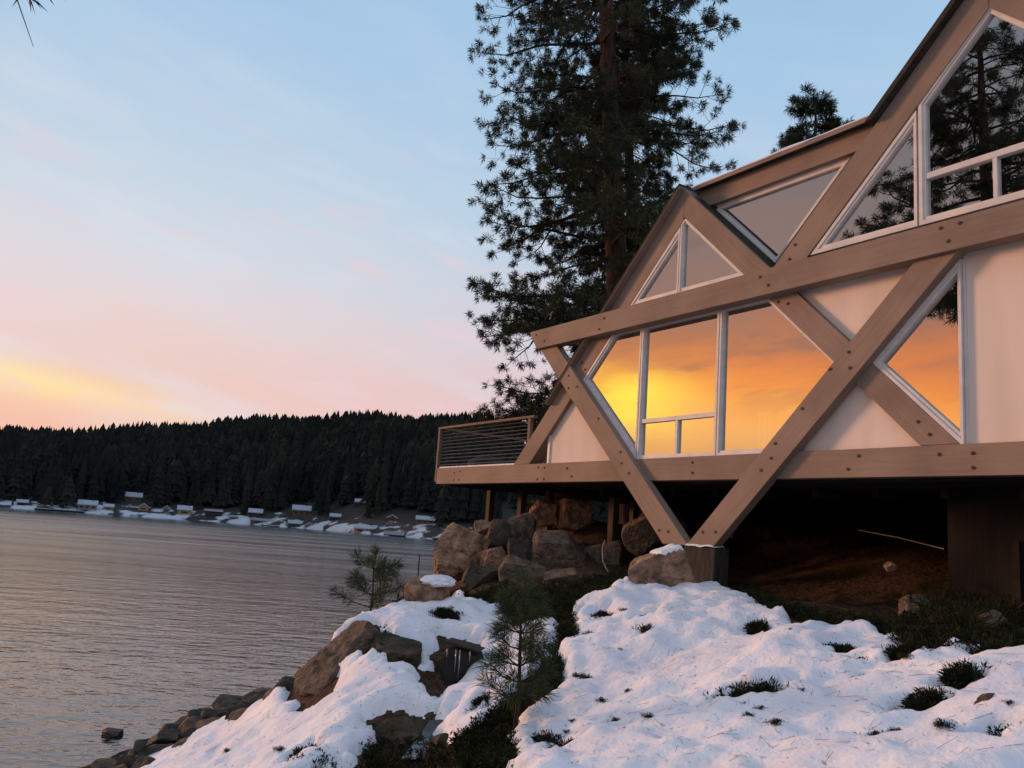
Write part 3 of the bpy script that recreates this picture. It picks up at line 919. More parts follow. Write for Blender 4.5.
# ------------------------------------------------------------------ the house
T = math.tan(R(44.3487))
house = empty('lattice_house', tuple(HO), FACADE - math.pi / 2, 'taupe timber A-frame lattice house with sunset-lit windows, raised on a V-shaped strut', 'house')


def rise(c, v): return (v - c) / T               # x of a rising edge v = T x + c
def fall(c, v): return (c - v) / T               # x of a falling edge v = -T x + c


def beam(name, poly, y0, y1, bolts=(), m=None):
    b = MB(); b.prism(poly, y0, y1)
    o = b.build(name, m or MT['beam'], house, bevel=.008)
    for (x, z) in bolts:
        q = MB(); q.tube([(x, y0 + .01, z), (x, y0 - .014, z)], [.026, .021], 8); q.build('bolt', MT['bolt'], o, smooth=False)
    return o


XR = 0.6                                          # right end of the house, outside the picture
beam('lower_beam', [(-18.52, 1.035), (XR, 1.035), (XR, 1.415), (-18.5, 1.415)], 0, .22,
     [(-17.67, 1.29), (-17.4, 1.32), (-17.66, 1.13), (-17.41, 1.13), (-14.25, 1.34), (-14.04, 1.33), (-14.26, 1.1), (-14.03, 1.1), (-13.28, 1.3), (-13.12, 1.14), (-9.95, 1.32), (-9.94, 1.15), (-6.93, 1.32), (-7.09, 1.15), (-5.83, 1.3), (-5.42, 1.3), (-5.42, 1.13)])
beam('upper_beam', [(-14.6, 4.165), (-14.3, 3.765), (XR, 3.765), (XR, 4.165)], -.2, .03,
     [(-14.35, 4.07), (-14.05, 3.9), (-12.15, 4.05), (-12.28, 3.86), (-8.48, 4.06), (-8.32, 3.9), (-5.65, 4.08), (-5.41, 4.08), (-5.56, 3.89)])
beam('diagonal_beam', [(rise(16.24, 1.418), 1.418), (rise(15.67, 1.418), 1.418), (-10.368, 5.53), (-10.368, 6.10)], .004, .30, [(-13.0, 3.35), (-12.9, 3.2)], MT['beam_rise'])
beam('diagonal_beam', [(-10.364, 6.10), (-10.364, 5.60), (fall(-4.52, 1.418), 1.418), (fall(-4.03, 1.418), 1.418)], .004, .42, [(-8.3, 3.68), (-8.12, 3.62), (-5.95, 1.55), (-6.1, 1.72)], MT['beam_fall'])
beam('diagonal_beam', [(rise(9.68, .0), .0), (rise(9.13, .0), .0), (rise(9.13, 3.9), 3.9), (rise(9.68, 3.9), 3.9)], -.12, .05, [(-9.56, .22), (-9.3, .23), (-8.45, 1.15), (-8.27, 1.32), (-8.2, 1.53), (-7.74, 2.0), (-6.98, 2.49), (-7.29, 2.51), (-7.0, 2.71)], MT['beam_rise'])
beam('diagonal_beam', [(fall(-10.2, .0), .0), (fall(-9.65, .0), .0), (fall(-9.65, 3.9), 3.9), (fall(-10.2, 3.9), 3.9)], -.116, .054, [(-10.53, .21), (-10.32, .2), (-11.35, 1.16), (-11.55, 1.34), (-11.59, 1.54), (-12.26, 2.18), (-13.26, 3.1), (-13.24, 2.85), (-12.96, 2.85)], MT['beam_fall'])
PK = -5.1
beam('rafter_beam', [(rise(12.45, 3.95), 3.95), (rise(11.87, 3.95), 3.95), (PK - .002, T * PK + 11.87), (PK - .002, T * PK + 12.45)], .0, .46, [(-8.1, 4.3), (-8.0, 4.5)], MT['beam_rise'])
cR0, cR1 = 11.87 + 2 * T * PK, 12.45 + 2 * T * PK
beam('rafter_beam', [(fall(cR1, 3.95), 3.95), (PK + .002, T * PK + 12.45), (PK + .002, T * PK + 11.87), (fall(cR0, 3.95), 3.95)], .0, .46, (), MT['beam_fall'])
beam('eave_beam', [(-10.30, 5.79), (rise(12.45, 5.79) + .2, 5.79), (rise(12.45, 6.12) + .2, 6.12), (-10.30, 6.12)], .29, .44)
beam('eave_beam', [(fall(cR1, 5.79) - .2, 5.79), (XR, 5.79), (XR, 6.12), (fall(cR1, 6.12) - .2, 6.12)], .29, .44)
# moss and dirt on the weather side of the falling beam
mo = MB(); mo.prism([(-10.2, 5.93 + .012), (fall(-4.03, 4.28), 4.28 + .012), (fall(-4.03, 4.28), 4.28 - .03), (-10.2, 5.93 - .03)], .06, .41)
mo.build('moss_strip', MT['moss'], house)

# roofs
r = MB(); r.prism([(-10.366, 6.131), (-10.366, 6.175), (rise(16.315, 2.6), 2.6), (rise(16.271, 2.6), 2.6)], -.135, 9.2)
so = MB(); so.prism([(-10.368, 6.102), (-10.368, 6.128), (rise(16.268, 2.6), 2.6), (rise(16.243, 2.6), 2.6)], -.128, 9.0); so.build('soffit', MT['beam'], house)
sl = r.build('gable_roof', MT['roof'], house)
r = MB(); r.prism([(-10.362, 6.106), (-10.362, 6.16), (-9.95, 5.76), (-9.95, 5.72)], .31, 9.2); r.build('roof_ridge', MT['roof'], house)
r = MB(); r.box(-10.30, rise(12.45, 6.12) + .02, .17, 9.2, 6.124, 6.17); fr = r.build('flat_roof', MT['roof'], house)
r = MB(); r.box(-10.30, rise(12.45, 6.12) - .01, .145, .168, 6.10, 6.165); r.build('fascia', MT['beam'], house)
r = MB(); r.box(fall(cR1, 6.12) - .02, XR + .1, .17, 9.2, 6.124, 6.17); r.build('flat_roof', MT['roof'], house)
r = MB(); r.prism([(rise(12.456, 5.95), 5.95), (rise(12.56, 5.95), 5.95), (PK, T * PK + 12.56), (fall(cR1 + .11, 5.95), 5.95), (fall(cR1 + .006, 5.95), 5.95), (PK, T * PK + 12.456)], -.12, 9.2)
r.build('gable_roof', MT['roof'], house)
# snow lying on the flat roof
s_ = MB(); xs = np.linspace(-10.28, rise(12.56, 6.17) - .02, 60); ys = np.linspace(.15, 9.0, 12)
vv = []
for j, y_ in enumerate(ys):
    for x_ in xs: vv.append((x_, y_ + .015 * mnoise.noise(Vector((x_ * 2, y_, 0))), 6.215 + .03 * mnoise.noise(Vector((x_ * 1.5, y_, 3))) - (.02 if j == 0 else 0)))
for x_ in xs: vv.append((x_, .15 + .012 * mnoise.noise(Vector((x_ * 3, 9, 0))), 6.172))
nx_ = len(xs); ff = [(j * nx_ + i, j * nx_ + i + 1, (j + 1) * nx_ + i + 1, (j + 1) * nx_ + i) for j in range(len(ys) - 1) for i in range(nx_ - 1)]
ff += [(len(ys) * nx_ + i, len(ys) * nx_ + i + 1, i + 1, i) for i in range(nx_ - 1)]
s_.add(vv, ff); s_.build('roof_snow', MT['snow'], fr, smooth=True)

# wall panels
def panel(poly, y=.10, m='panel', name='wall_panel'):
    b = MB(); b.prism(poly, y, y + .05); return b.build(name, MT[m], house)


panel([(-14.0, 1.38), (-11.54, 1.38), (-13.15, 2.95), (-13.25, 2.95), (-14.0, 2.2)])
b = MB(); b.box(-14.06, -13.995, .07, .2, 1.42, 2.3); b.build('corner_trim', MT['frame'], house)
panel([(-8.37, 3.9), (-5.63, 3.9), (-7.0, 2.56)])
panel([(-8.2, 1.38), (-5.79, 1.38), (-7.0, 2.56)])
panel([(-5.515, 1.38), (XR, 1.38), (XR, 3.9), (-5.515, 3.9)], .085)
b = MB(); b.box(-5.53, -5.50, .06, .12, 1.417, 3.76); b.build('panel_batten', MT['frame'], house)


def window(outer, w=.08, y=.03, panes=None, extra=None, depth=.09):
    """frame ring, bars, one glass sheet per light"""
    inn = inset(outer, w)
    b = MB(); b.ring(outer, inn, y, y + depth)
    lip = inset(outer, [q * .55 for q in w] if hasattr(w, '__len__') else w * .55)
    b.ring(outer, lip, y - .018, y + .002)
    for (x0, x1, z0, z1) in (extra or []): b.box(x0, x1, y + .006, y + depth - .01, z0, z1)
    o = b.build('window', MT['frame'], house)
    for p in (panes or [inset(outer, [q - .01 for q in w] if hasattr(w, '__len__') else w - .01)]):
        g = MB(); n = len(p)
        g.add([(q[0], y + .055, q[1]) for q in p], [list(range(n))])
        g.build('pane', MT['glass'], o)
    return o


window([(-11.325, 1.405), (-11.325, 3.88), (rise(15.67, 3.88), 3.88), (-12.95, 3.01)], [.055, .12, .085, .085])
mid = [(-11.305, 1.405), (-9.475, 1.405), (-9.475, 3.88), (-11.305, 3.88)]
window(mid, [.075, .06, .13, .06], panes=[[(-11.25, 2.10), (-9.53, 2.10), (-9.53, 3.76), (-11.25, 3.76)], [(-11.25, 1.47), (-10.4, 1.47), (-10.4, 2.06), (-11.25, 2.06)], [(-10.36, 1.47), (-9.53, 1.47), (-9.53, 2.06), (-10.36, 2.06)]],
       extra=[(-11.25, -9.53, 2.045, 2.115), (-10.405, -10.355, 1.47, 2.046)])
window([(-9.455, 1.405), (-8.46, 1.405), (-7.22, 2.57), (fall(-4.52, 3.88), 3.88), (-9.455, 3.88)], [.085, .05, .05, .13, .06])
window([(-5.535, 3.71), (-6.75, 2.54), (-5.535, 1.37)], [.085, .10, .05])
window([(-11.78, 4.18), (-10.455, 4.18), (-10.455, 5.44)], [.14, .05, .10])
window([(-10.435, 4.18), (-8.9, 4.18), (-10.33, 5.56), (-10.435, 5.47)], [.14, .055, .05, .05])
window([(-10.12, 5.86), (-8.70, 4.46), (-7.25, 5.86)], [.07, .06, .15], y=.40)
window([(-7.74, 4.28), (-6.09, 4.28), (-6.09, 5.90)], [.10, .05, .085])
XL, XRR = -6.06, 2 * PK + 6.06
zz0 = T * XL + 11.90
big = [(XL, 4.28), (XRR, 4.28), (XRR, zz0), (PK, T * PK + 11.93), (XL, zz0)]
window(big, [.10, .085, .085, .085, .085], panes=[[(XL + .07, 4.93), (XRR - .07, 4.93), (XRR - .07, zz0 - .03), (PK, T * PK + 11.83), (XL + .07, zz0 - .03)], [(XL + .07, 4.36), (PK - .02, 4.36), (PK - .02, 4.91), (XL + .07, 4.91)], [(PK + .02, 4.36), (XRR - .07, 4.36), (XRR - .07, 4.91), (PK + .02, 4.91)]],
       extra=[(XL + .07, XRR - .07, 4.90, 4.98), (PK - .025, PK + .025, 4.37, 4.905)])
window([(2 * PK + 7.74, 4.28), (2 * PK + 6.09, 4.28), (2 * PK + 6.09, 5.90)], .085)
panel([(2 * PK + 7.9, 4.1), (XR, 4.1), (XR, 5.8), (2 * PK + 9.5, 5.8)], .11)

# body: floor, interior, back and side walls
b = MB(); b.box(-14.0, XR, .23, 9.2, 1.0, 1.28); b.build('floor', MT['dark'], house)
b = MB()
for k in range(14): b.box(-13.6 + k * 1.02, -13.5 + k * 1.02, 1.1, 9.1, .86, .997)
b.build('floor_joists', MT['dark'], house)
b = MB(); b.prism([(-13.9, 1.29), (XR, 1.29), (XR, 5.98), (-10.2, 5.98), (-10.4, 6.0), (-13.9, 2.55)], 4.6, 4.7); b.build('interior_wall', MT['room'], house)
b = MB(); b.box(-12.9, XR, .5, 4.59, 3.98, 4.1); b.build('interior_ceiling', MT['room'], house)
b = MB(); b.box(-5.5, -5.4, .5, 4.59, 1.29, 3.97); b.build('interior_wall', MT['room'], house)
b = MB(); b.prism([(-14.0, 1.0), (XR, 1.0), (XR, 5.98), (-10.3, 5.98), (-14.0, 2.45)], 9.1, 9.2); b.build('back_wall', MT['beam'], house)
b = MB(); b.box(-14.0, -13.92, .16, 9.08, 1.285, 2.55); b.build('side_wall', MT['panel'], house)
b = MB(); b.box(XR - .08, XR, .25, 9.08, 1.285, 5.98); b.build('side_wall', MT['panel'], house)
# curtain pole / lamp stem seen through the dormer glass and pale chair backs behind the lake window
b = MB(); b.box(-8.73, -8.70, .9, .93, 4.2, 5.25); b.build('interior_pole', MT['frame'], house)
for xc in (-9.15, -8.75):
    b = MB()
    for k in range(3): b.box(xc + k * .1, xc + k * .1 + .035, .62, .65, 1.3, 2.12)
    b.box(xc - .02, xc + .26, .61, .66, 2.1, 2.16); b.box(xc - .02, xc + .26, .66, 1.0, 1.68, 1.72)
    b.build('interior_chair', MT['frame'], house)

# deck and railing
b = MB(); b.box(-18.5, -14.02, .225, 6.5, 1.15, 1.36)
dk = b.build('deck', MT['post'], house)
b = MB(); b.box(-18.44, -14.9, .02, .5, 1.42, 1.452); b.build('deck_snow', MT['snow'], dk)
b = MB()
for k in range(9): b.box(-18.3 + k * .52, -18.22 + k * .52, .25, 6.4, 1.0, 1.147)
b.build('deck_joists', MT['dark'], dk)
b = MB(); b.box(-18.66, -14.55, .02, .12, 2.385, 2.435)
rl = b.build('railing', MT['rail'], house)
b = MB(); b.box(-18.66, -18.58, .122, 6.4, 2.385, 2.435); b.build('rail', MT['rail'], rl)
for x_, y_ in ((-18.62, .03), (-14.72, .03), (-18.62, 3.2), (-18.62, 6.3)):
    b = MB(); b.box(x_ - .04, x_ + .04, y_, y_ + .08, 1.1 if x_ < -18 else 1.418, 2.384); b.build('post', MT['rail'], rl)
b = MB()
for k in range(11):
    z = 1.50 + k * .082
    b.tube([(-18.6, .07, z), (-14.7, .07, z)], .011, 4)
    b.tube([(-18.62, .1, z), (-18.62, 6.3, z)], .007, 4)
b.build('cables', MT['cable'], rl)

# posts under the deck and floor
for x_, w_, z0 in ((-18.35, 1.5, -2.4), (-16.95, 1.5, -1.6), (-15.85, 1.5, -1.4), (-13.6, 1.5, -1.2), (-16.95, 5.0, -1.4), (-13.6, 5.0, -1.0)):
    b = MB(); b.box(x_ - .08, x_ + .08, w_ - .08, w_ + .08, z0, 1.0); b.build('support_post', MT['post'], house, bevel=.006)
# foundation wall
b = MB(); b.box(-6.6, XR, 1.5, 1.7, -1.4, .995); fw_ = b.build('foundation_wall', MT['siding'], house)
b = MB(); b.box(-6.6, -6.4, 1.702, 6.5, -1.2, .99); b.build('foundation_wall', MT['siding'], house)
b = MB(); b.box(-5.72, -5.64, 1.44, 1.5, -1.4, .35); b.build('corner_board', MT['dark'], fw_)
# the pier that carries the V strut
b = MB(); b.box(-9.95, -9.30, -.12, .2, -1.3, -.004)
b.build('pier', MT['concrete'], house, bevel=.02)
b = MB()
vv = []; ff = []
for j in range(7):
    for i in range(16):
        x_ = -9.91 + i * .04; y_ = -.15 + j * .045
        ed = (j in (0, 6)) or (i in (0, 15))
        vv.append((x_, y_, (.0 if ed else .045) + .02 * mnoise.noise(Vector((x_ * 6, y_ * 6, 0)))))
ff = [(j * 16 + i, j * 16 + i + 1, (j + 1) * 16 + i + 1, (j + 1) * 16 + i) for j in range(6) for i in range(15)]
b.add(vv, ff); b.build('pier_snow', MT['snow'], house, smooth=True)

# things on the deck and below the floor
def blob(name, c, s, m, seed, label, cat, planes=0, nz=.06, sub=4, rot=0, group=None, flat=None, freq=2.2, boxy=False):
    """rounded lump (planes = 0) or faceted boulder cut by random planes"""
    r_ = random.Random(seed)
    bm = bmesh.new(); bmesh.ops.create_icosphere(bm, subdivisions=sub, radius=1)
    pl = []
    for k in range(planes):
        n = Vector((r_.gauss(0, 1), r_.gauss(0, 1), r_.gauss(0, .9))).normalized()
        pl.append((n, r_.uniform(.45, .82)))
    if boxy:
        for ax in range(3):
            for sg in (-1, 1):
                n = Vector((r_.gauss(0, .24), r_.gauss(0, .24), r_.gauss(0, .18))); n[ax] += sg
                pl.append((n.normalized(), r_.uniform(.5, .68)))
    offv = Vector((r_.uniform(-50, 50), r_.uniform(-50, 50), r_.uniform(-50, 50)))
    for v in bm.verts:
        d = v.co.normalized(); rad = 1.0
        wd = (d + .05 * mnoise.noise_vector(d * 2.5 + offv)).normalized() if planes else d
        for n, k in pl:
            q = wd.dot(n)
            if q > .05: rad = min(rad, k / q)
        if planes:
            rad += nz * .35 * mnoise.fractal(d * 1.8 + offv, 1.0, 2.0, 3) + nz * .45 * mnoise.fractal(d * 6 + offv, 1.0, 2.0, 5)
            ck = abs(mnoise.noise(d * 1.35 + offv * 1.7))
            if ck < .035: rad -= .055 * (1 - ck / .035)
        else:
            rad += nz * mnoise.fractal(d * freq + offv, 1.0, 2.0, 6)
        if flat is not None and d.z * rad < flat: pass
        v.co = Vector((d.x * rad * s[0], d.y * rad * s[1], d.z * rad * s[2]))
    if planes:
        for k in range(3):
            lo = min(v.co[k] for v in bm.verts); hi = max(v.co[k] for v in bm.verts)
            for v in bm.verts: v.co[k] = ((v.co[k] - lo) / (hi - lo) * 2 - 1) * s[k]
    me = bpy.data.meshes.new(name); bm.to_mesh(me); bm.free()
    me.materials.append(MT[m])
    me.polygons.foreach_set('use_smooth', [True] * len(me.polygons))
    try: me.set_sharp_from_angle(angle=R(32))
    except Exception: pass
    o = bpy.data.objects.new(name, me); COL.objects.link(o)
    o.location = c; o.rotation_euler = (r_.uniform(-.12, .12), r_.uniform(-.12, .12), rot)
    return tag(o, label, cat, group)


blob('covered_bundle', tuple(hw(-17.6, .9, 1.52)), (.5, .4, .26), 'black', 3, 'low dark covered bundle on the deck behind the cable railing', 'bundle', nz=.08)
blob('snow_heap', tuple(hw(-14.4, .55, 1.42)), (.2, .2, .13), 'snow', 5, 'small grey-white snow heap on the deck beside the crossing beam', 'snow heap', nz=.1)
# pale stick lying on the bank under the floor
p0, p1 = at(858, 530, 15.2), at(944, 549, 13.6)
b = MB(); b.tube([p0, (p0 + p1) / 2 + np.array([0, 0, .02]), p1], [.007, .008, .007], 6)
tag(b.build('pale_pole', MT['wood_pale']), 'thin pale pole leaning across the dark space under the floor', 'pole')
# bare crooked twig below the floor
p = at(608, 572, 15.5)
b = MB(); b.tube([p, p + np.array([-.10, 0, .18]), p + np.array([-.12, .02, .42]), p + np.array([-.08, .02, .55])], [.016, .013, .01, .006], 5)
tag(b.build('bent_twig', MT['wood_pale']), 'short bent pale twig standing beside the tall support post', 'twig')

# ------------------------------------------------------------------ boulders


def cap(rock, frac, side=0, th=.05):
    """snow lying on the upper faces of a boulder"""
    me = rock.data
    zs = [v.co.z for v in me.vertices]; zt = max(zs); xt = max(v.co.x for v in me.vertices)
    P = {}
    b = MB(); V = []; F = []
    for p in me.polygons:
        if p.normal.z > .42 and all(me.vertices[i].co.z > frac * zt + .10 * zt * mnoise.noise(me.vertices[i].co * 7) and me.vertices[i].co.x > side * xt for i in p.vertices):
            f = []
            for i in p.vertices:
                if i not in P:
                    P[i] = len(V); V.append(me.vertices[i].co.copy())
                f.append(P[i])
            F.append(f)
    cnt = {}
    for f in F:
        for a, b2 in zip(f, f[1:] + f[:1]): cnt[tuple(sorted((a, b2)))] = cnt.get(tuple(sorted((a, b2))), 0) + 1
    edge = set(i for e, c_ in cnt.items() if c_ == 1 for i in e)
    b.add([v + Vector((0, 0, -.015 if i in edge else th * (.8 + .5 * mnoise.noise(v * 5)))) for i, v in enumerate(V)], F)
    return b.build('snow_cap', MT['snow'], rock, smooth=True)


def boulder(label, x0, x1, y0, y1, d, m, seed, planes=10, rot=None, deep=.9, nz=.045, name='boulder', group=None, sub=5, boxy=False):
    cx, cy = (x0 + x1) / 2, (y0 + y1) / 2
    W = (x1 - x0) * d / FPX / 2; H = (y1 - y0) * d / FPX / 2
    c_ = at(cx, cy, d)
    a = -math.atan2(c_[0], c_[1])
    return blob(name, tuple(c_), (W, W * deep, H), m, seed, label, 'rock', planes, nz, sub, a + (rot or 0), group, boxy=boxy)


boulder('largest orange-lit boulder at the left foot of the deck', 431, 486, 524, 584, 17.0, 'rock_tan', 11, 7, boxy=True, rot=.5)
boulder('tan boulder right of the largest orange one, with a shadowed right flank', 480, 508, 545, 586, 16.4, 'rock_tan', 12, 5, boxy=True)
boulder('square-topped boulder directly under the deck posts', 503, 536, 512, 552, 18.2, 'rock_brown', 13, 5, boxy=True)
boulder('low grey boulder at the front of the pile under the deck', 498, 548, 556, 594, 15.7, 'rock_brown', 14, 5, boxy=True)
boulder('big dark boulder with a tan left face at the right of the pile', 530, 586, 530, 580, 16.6, 'rock_brown', 15, 5, boxy=True)
boulder('tan boulder high in the pile, behind the dark one', 556, 592, 498, 534, 19.2, 'rock_tan', 16, 5, boxy=True)
boulder('dark boulder wedged between the orange one and the square-topped one', 484, 510, 519, 556, 18.0, 'rock_dark', 17)
boulder('dark boulder in the middle of the pile, under the square-topped one', 506, 540, 540, 572, 17.0, 'rock_dark', 18)
boulder('dim brown boulder in the shade left of the V strut', 622, 664, 515, 556, 16.4, 'rock_brown', 19)
boulder('topmost boulder of the pile, close under the deck', 548, 578, 488, 514, 20.5, 'rock_tan', 20)
boulder('dim boulder between the tall support post and the V strut', 655, 690, 522, 548, 17.5, 'rock_brown', 23)
boulder('dark wedge of rock low between the orange boulder and the grey one', 462, 500, 566, 592, 16.0, 'rock_dark', 51, 4, boxy=True)
boulder('brown boulder right of the tall post foot, half in the shade', 584, 622, 540, 572, 16.9, 'rock_brown', 52, 6, boxy=True)
boulder('flat-lying grey boulder at the right end of the pile front', 544, 592, 568, 590, 15.2, 'rock_brown', 53, 6, boxy=True)
boulder('tan boulder at the top of the pile between two deck posts', 528, 556, 500, 528, 19.4, 'rock_tan', 54, 6, boxy=True)
boulder('small tan boulder at the back left of the pile under the deck', 474, 492, 520, 536, 18.8, 'rock_tan', 24)
RK = boulder('square tan boulder with a snow patch set against the strut pier', 621, 692, 546, 606, 12.5, 'rock_tan', 21, 3, deep=.75, boxy=True, rot=.25)
cap(RK, .62, -.1, .05)
RK = boulder('reddish brown boulder with a snow cap at the top of the left bank', 404, 449, 577, 616, 13.1, 'rock_tan', 22)
sc = blob('snow_cap', tuple(at(438, 581, 13.0)), (.25, .24, .075), 'snow', 32, None, None, nz=.28)
bpy.context.view_layer.update()
sc.parent = RK; sc.matrix_parent_inverse = RK.matrix_world.inverted()
boulder('big steep brown boulder rising beside the lake below the snow shelf', 297, 402, 622, 722, 11.75, 'rock_brown', 25, 13, deep=.85, rot=.2, nz=.06)
boulder('mossy dark rock face under the edge of the snow shelf', 355, 428, 634, 690, 11.35, 'moss_rock', 26, 14, 5, boxy=True)
boulder('dark mossy rock beside the ravine, below the rounded snow mound', 362, 426, 718, 775, 9.3, 'moss_rock', 27)
boulder('lone brown stone lying in the snow at the right', 975, 1013, 697, 724, hit(994, 716)[1] - .06, 'rock_brown', 28, 12, deep=.8)
boulder('dark rock on the right side of the ravine bottom', 424, 470, 735, 775, 8.6, 'moss_rock', 29)
boulder('long dark rock between the snow strip and the shore stones', 226, 290, 696, 744, 13.6, 'rock_dark', 30, 14, deep=.6, rot=.3)
boulder('rock half buried in the soil under the house', 900, 930, 596, 618, 11.2, 'rock_brown', 33, name='stone', sub=4)
boulder('small pale rock on the bank under the house', 884, 896, 562, 572, 13.0, 'rock_tan', 34, name='stone', sub=4)
boulder('square block at the foot of the foundation wall', 982, 1004, 612, 632, 10.2, 'rock_brown', 35, 18, name='stone', sub=4)
RK = boulder('small snow-topped dark rock at the hedge edge', 884, 905, 640, 664, 8.9, 'rock_dark', 36, name='stone', sub=4)
cap(RK, .5, -1, .05)
# stones along the near waterline
SH = [(262, 703, 30), (244, 708, 26), (232, 712, 30), (218, 719, 24), (205, 722, 28), (190, 730, 26), (214, 733, 30), (176, 736, 24), (196, 741, 26), (168, 745, 30), (182, 752, 26), (152, 751, 26), (140, 757, 22), (158, 760, 30), (126, 760, 20), (134, 768, 30), (112, 766, 18), (105, 772, 24), (85, 775, 18), (276, 700, 26), (244, 722, 26), (228, 728, 24), (288, 700, 24), (150, 772, 26), (118, 778, 26)]
for k, (px, py, w) in enumerate(SH):
    q, d = hit(px, py, 12, 27)
    W = w * d / FPX / 2 * 1.25
    blob('shore_stone', (q[0], q[1], q[2] + W * .18), (W, W * .75, W * .5), random.Random(k).choice(['rock_dark', 'rock_dark', 'rock_brown']), 200 + k,
         'dark brown stone in the row along the near waterline', 'rock', 13, .06, 4, random.Random(k).uniform(0, 3), 'stones along the near waterline')
r_ = ray(111, 735); q = r_ * (LAKE / r_[2])
blob('wet_stone', (q[0], q[1], LAKE + .02), (.22, .2, .13), 'rock_dark', 240, 'single small wet stone standing out in the water', 'rock', 12, .06, 4)

# ------------------------------------------------------------------ ravine: slab, icicles, stream
q = at(463, 645, 10.7)
b = MB(); b.prism([(-.24, -.012), (.22, -.02), (.25, .006), (.05, .022), (-.2, .016)], -.1, .16)
o = b.build('stone_slab', MT['wood_dark'], bevel=.012)
o.location = q; o.rotation_euler = (.05, .16, -.25)
tag(o, 'flat wet slab bridging the top of the little ravine', 'slab')
for k, (px, L) in enumerate(((447, .10), (456, .26), (460, .34), (470, .12))):
    p = at(px, 649 + (px - 449) * .12, 10.55)
    b = MB(); b.tube([p, p + np.array([.004, 0, -L * .5]), p + np.array([0, 0, -L])], [.010, .007, .002], 6)
    tag(b.build('icicle', MT['ice'] if 'ice' in MT else MT['frame'], smooth=True), 'thin icicle hanging below the ravine slab', 'icicle', 'icicles under the ravine slab')
# added rock: the shade of the hollow is put into its black colour
boulder('black rock shape standing in for the shade in the hollow under the slab', 432, 488, 644, 714, 10.95, 'dark', 41)
b = MB()
sp = [hit(x, y, 7, 11.3)[0] for x, y in ((441, 724), (432, 742), (420, 764))]
vv = []
for i, p in enumerate(sp):
    for k in (-1, 0, 1): vv.append(p + np.array([k * (.12 + .03 * i), 0, .035 if k == 0 else .02]))
b.add(vv, [(i * 3 + k, i * 3 + k + 1, i * 3 + k + 4, i * 3 + k + 3) for i in range(len(sp) - 1) for k in range(2)])
tag(b.build('stream_water', MT['water'], smooth=True), kind='structure')

# ------------------------------------------------------------------ plants


def needles(mb, C, A, n, L, w, spread=1.0, mi=0, jit=.25):
    """needle bursts: C centres, A axes, n needles each"""
    C = np.asarray(C, float); A = np.asarray(A, float)
    k = len(C)
    d = rng.normal(size=(k, n, 3)); d /= np.linalg.norm(d, axis=-1, keepdims=True)
    d = d * spread + A[:, None, :]
    d /= np.linalg.norm(d, axis=-1, keepdims=True)
    l = L * (1 + jit * rng.normal(size=(k, n, 1)))
    s = np.cross(d, rng.normal(size=(k, n, 3))); s /= np.linalg.norm(s, axis=-1, keepdims=True)
    base = C[:, None, :] + d * .02 + rng.normal(size=(k, n, 3)) * L * .08
    tip = base + d * l + np.array([0, 0, -1.0]) * (l * .12)
    mid_ = base + d * l * .5
    V = np.stack([base, mid_ + s * w * .5, tip, mid_ - s * w * .5], axis=2).reshape(-1, 3)
    F = np.arange(k * n * 4).reshape(-1, 4)
    mb.block(V, F, mi)


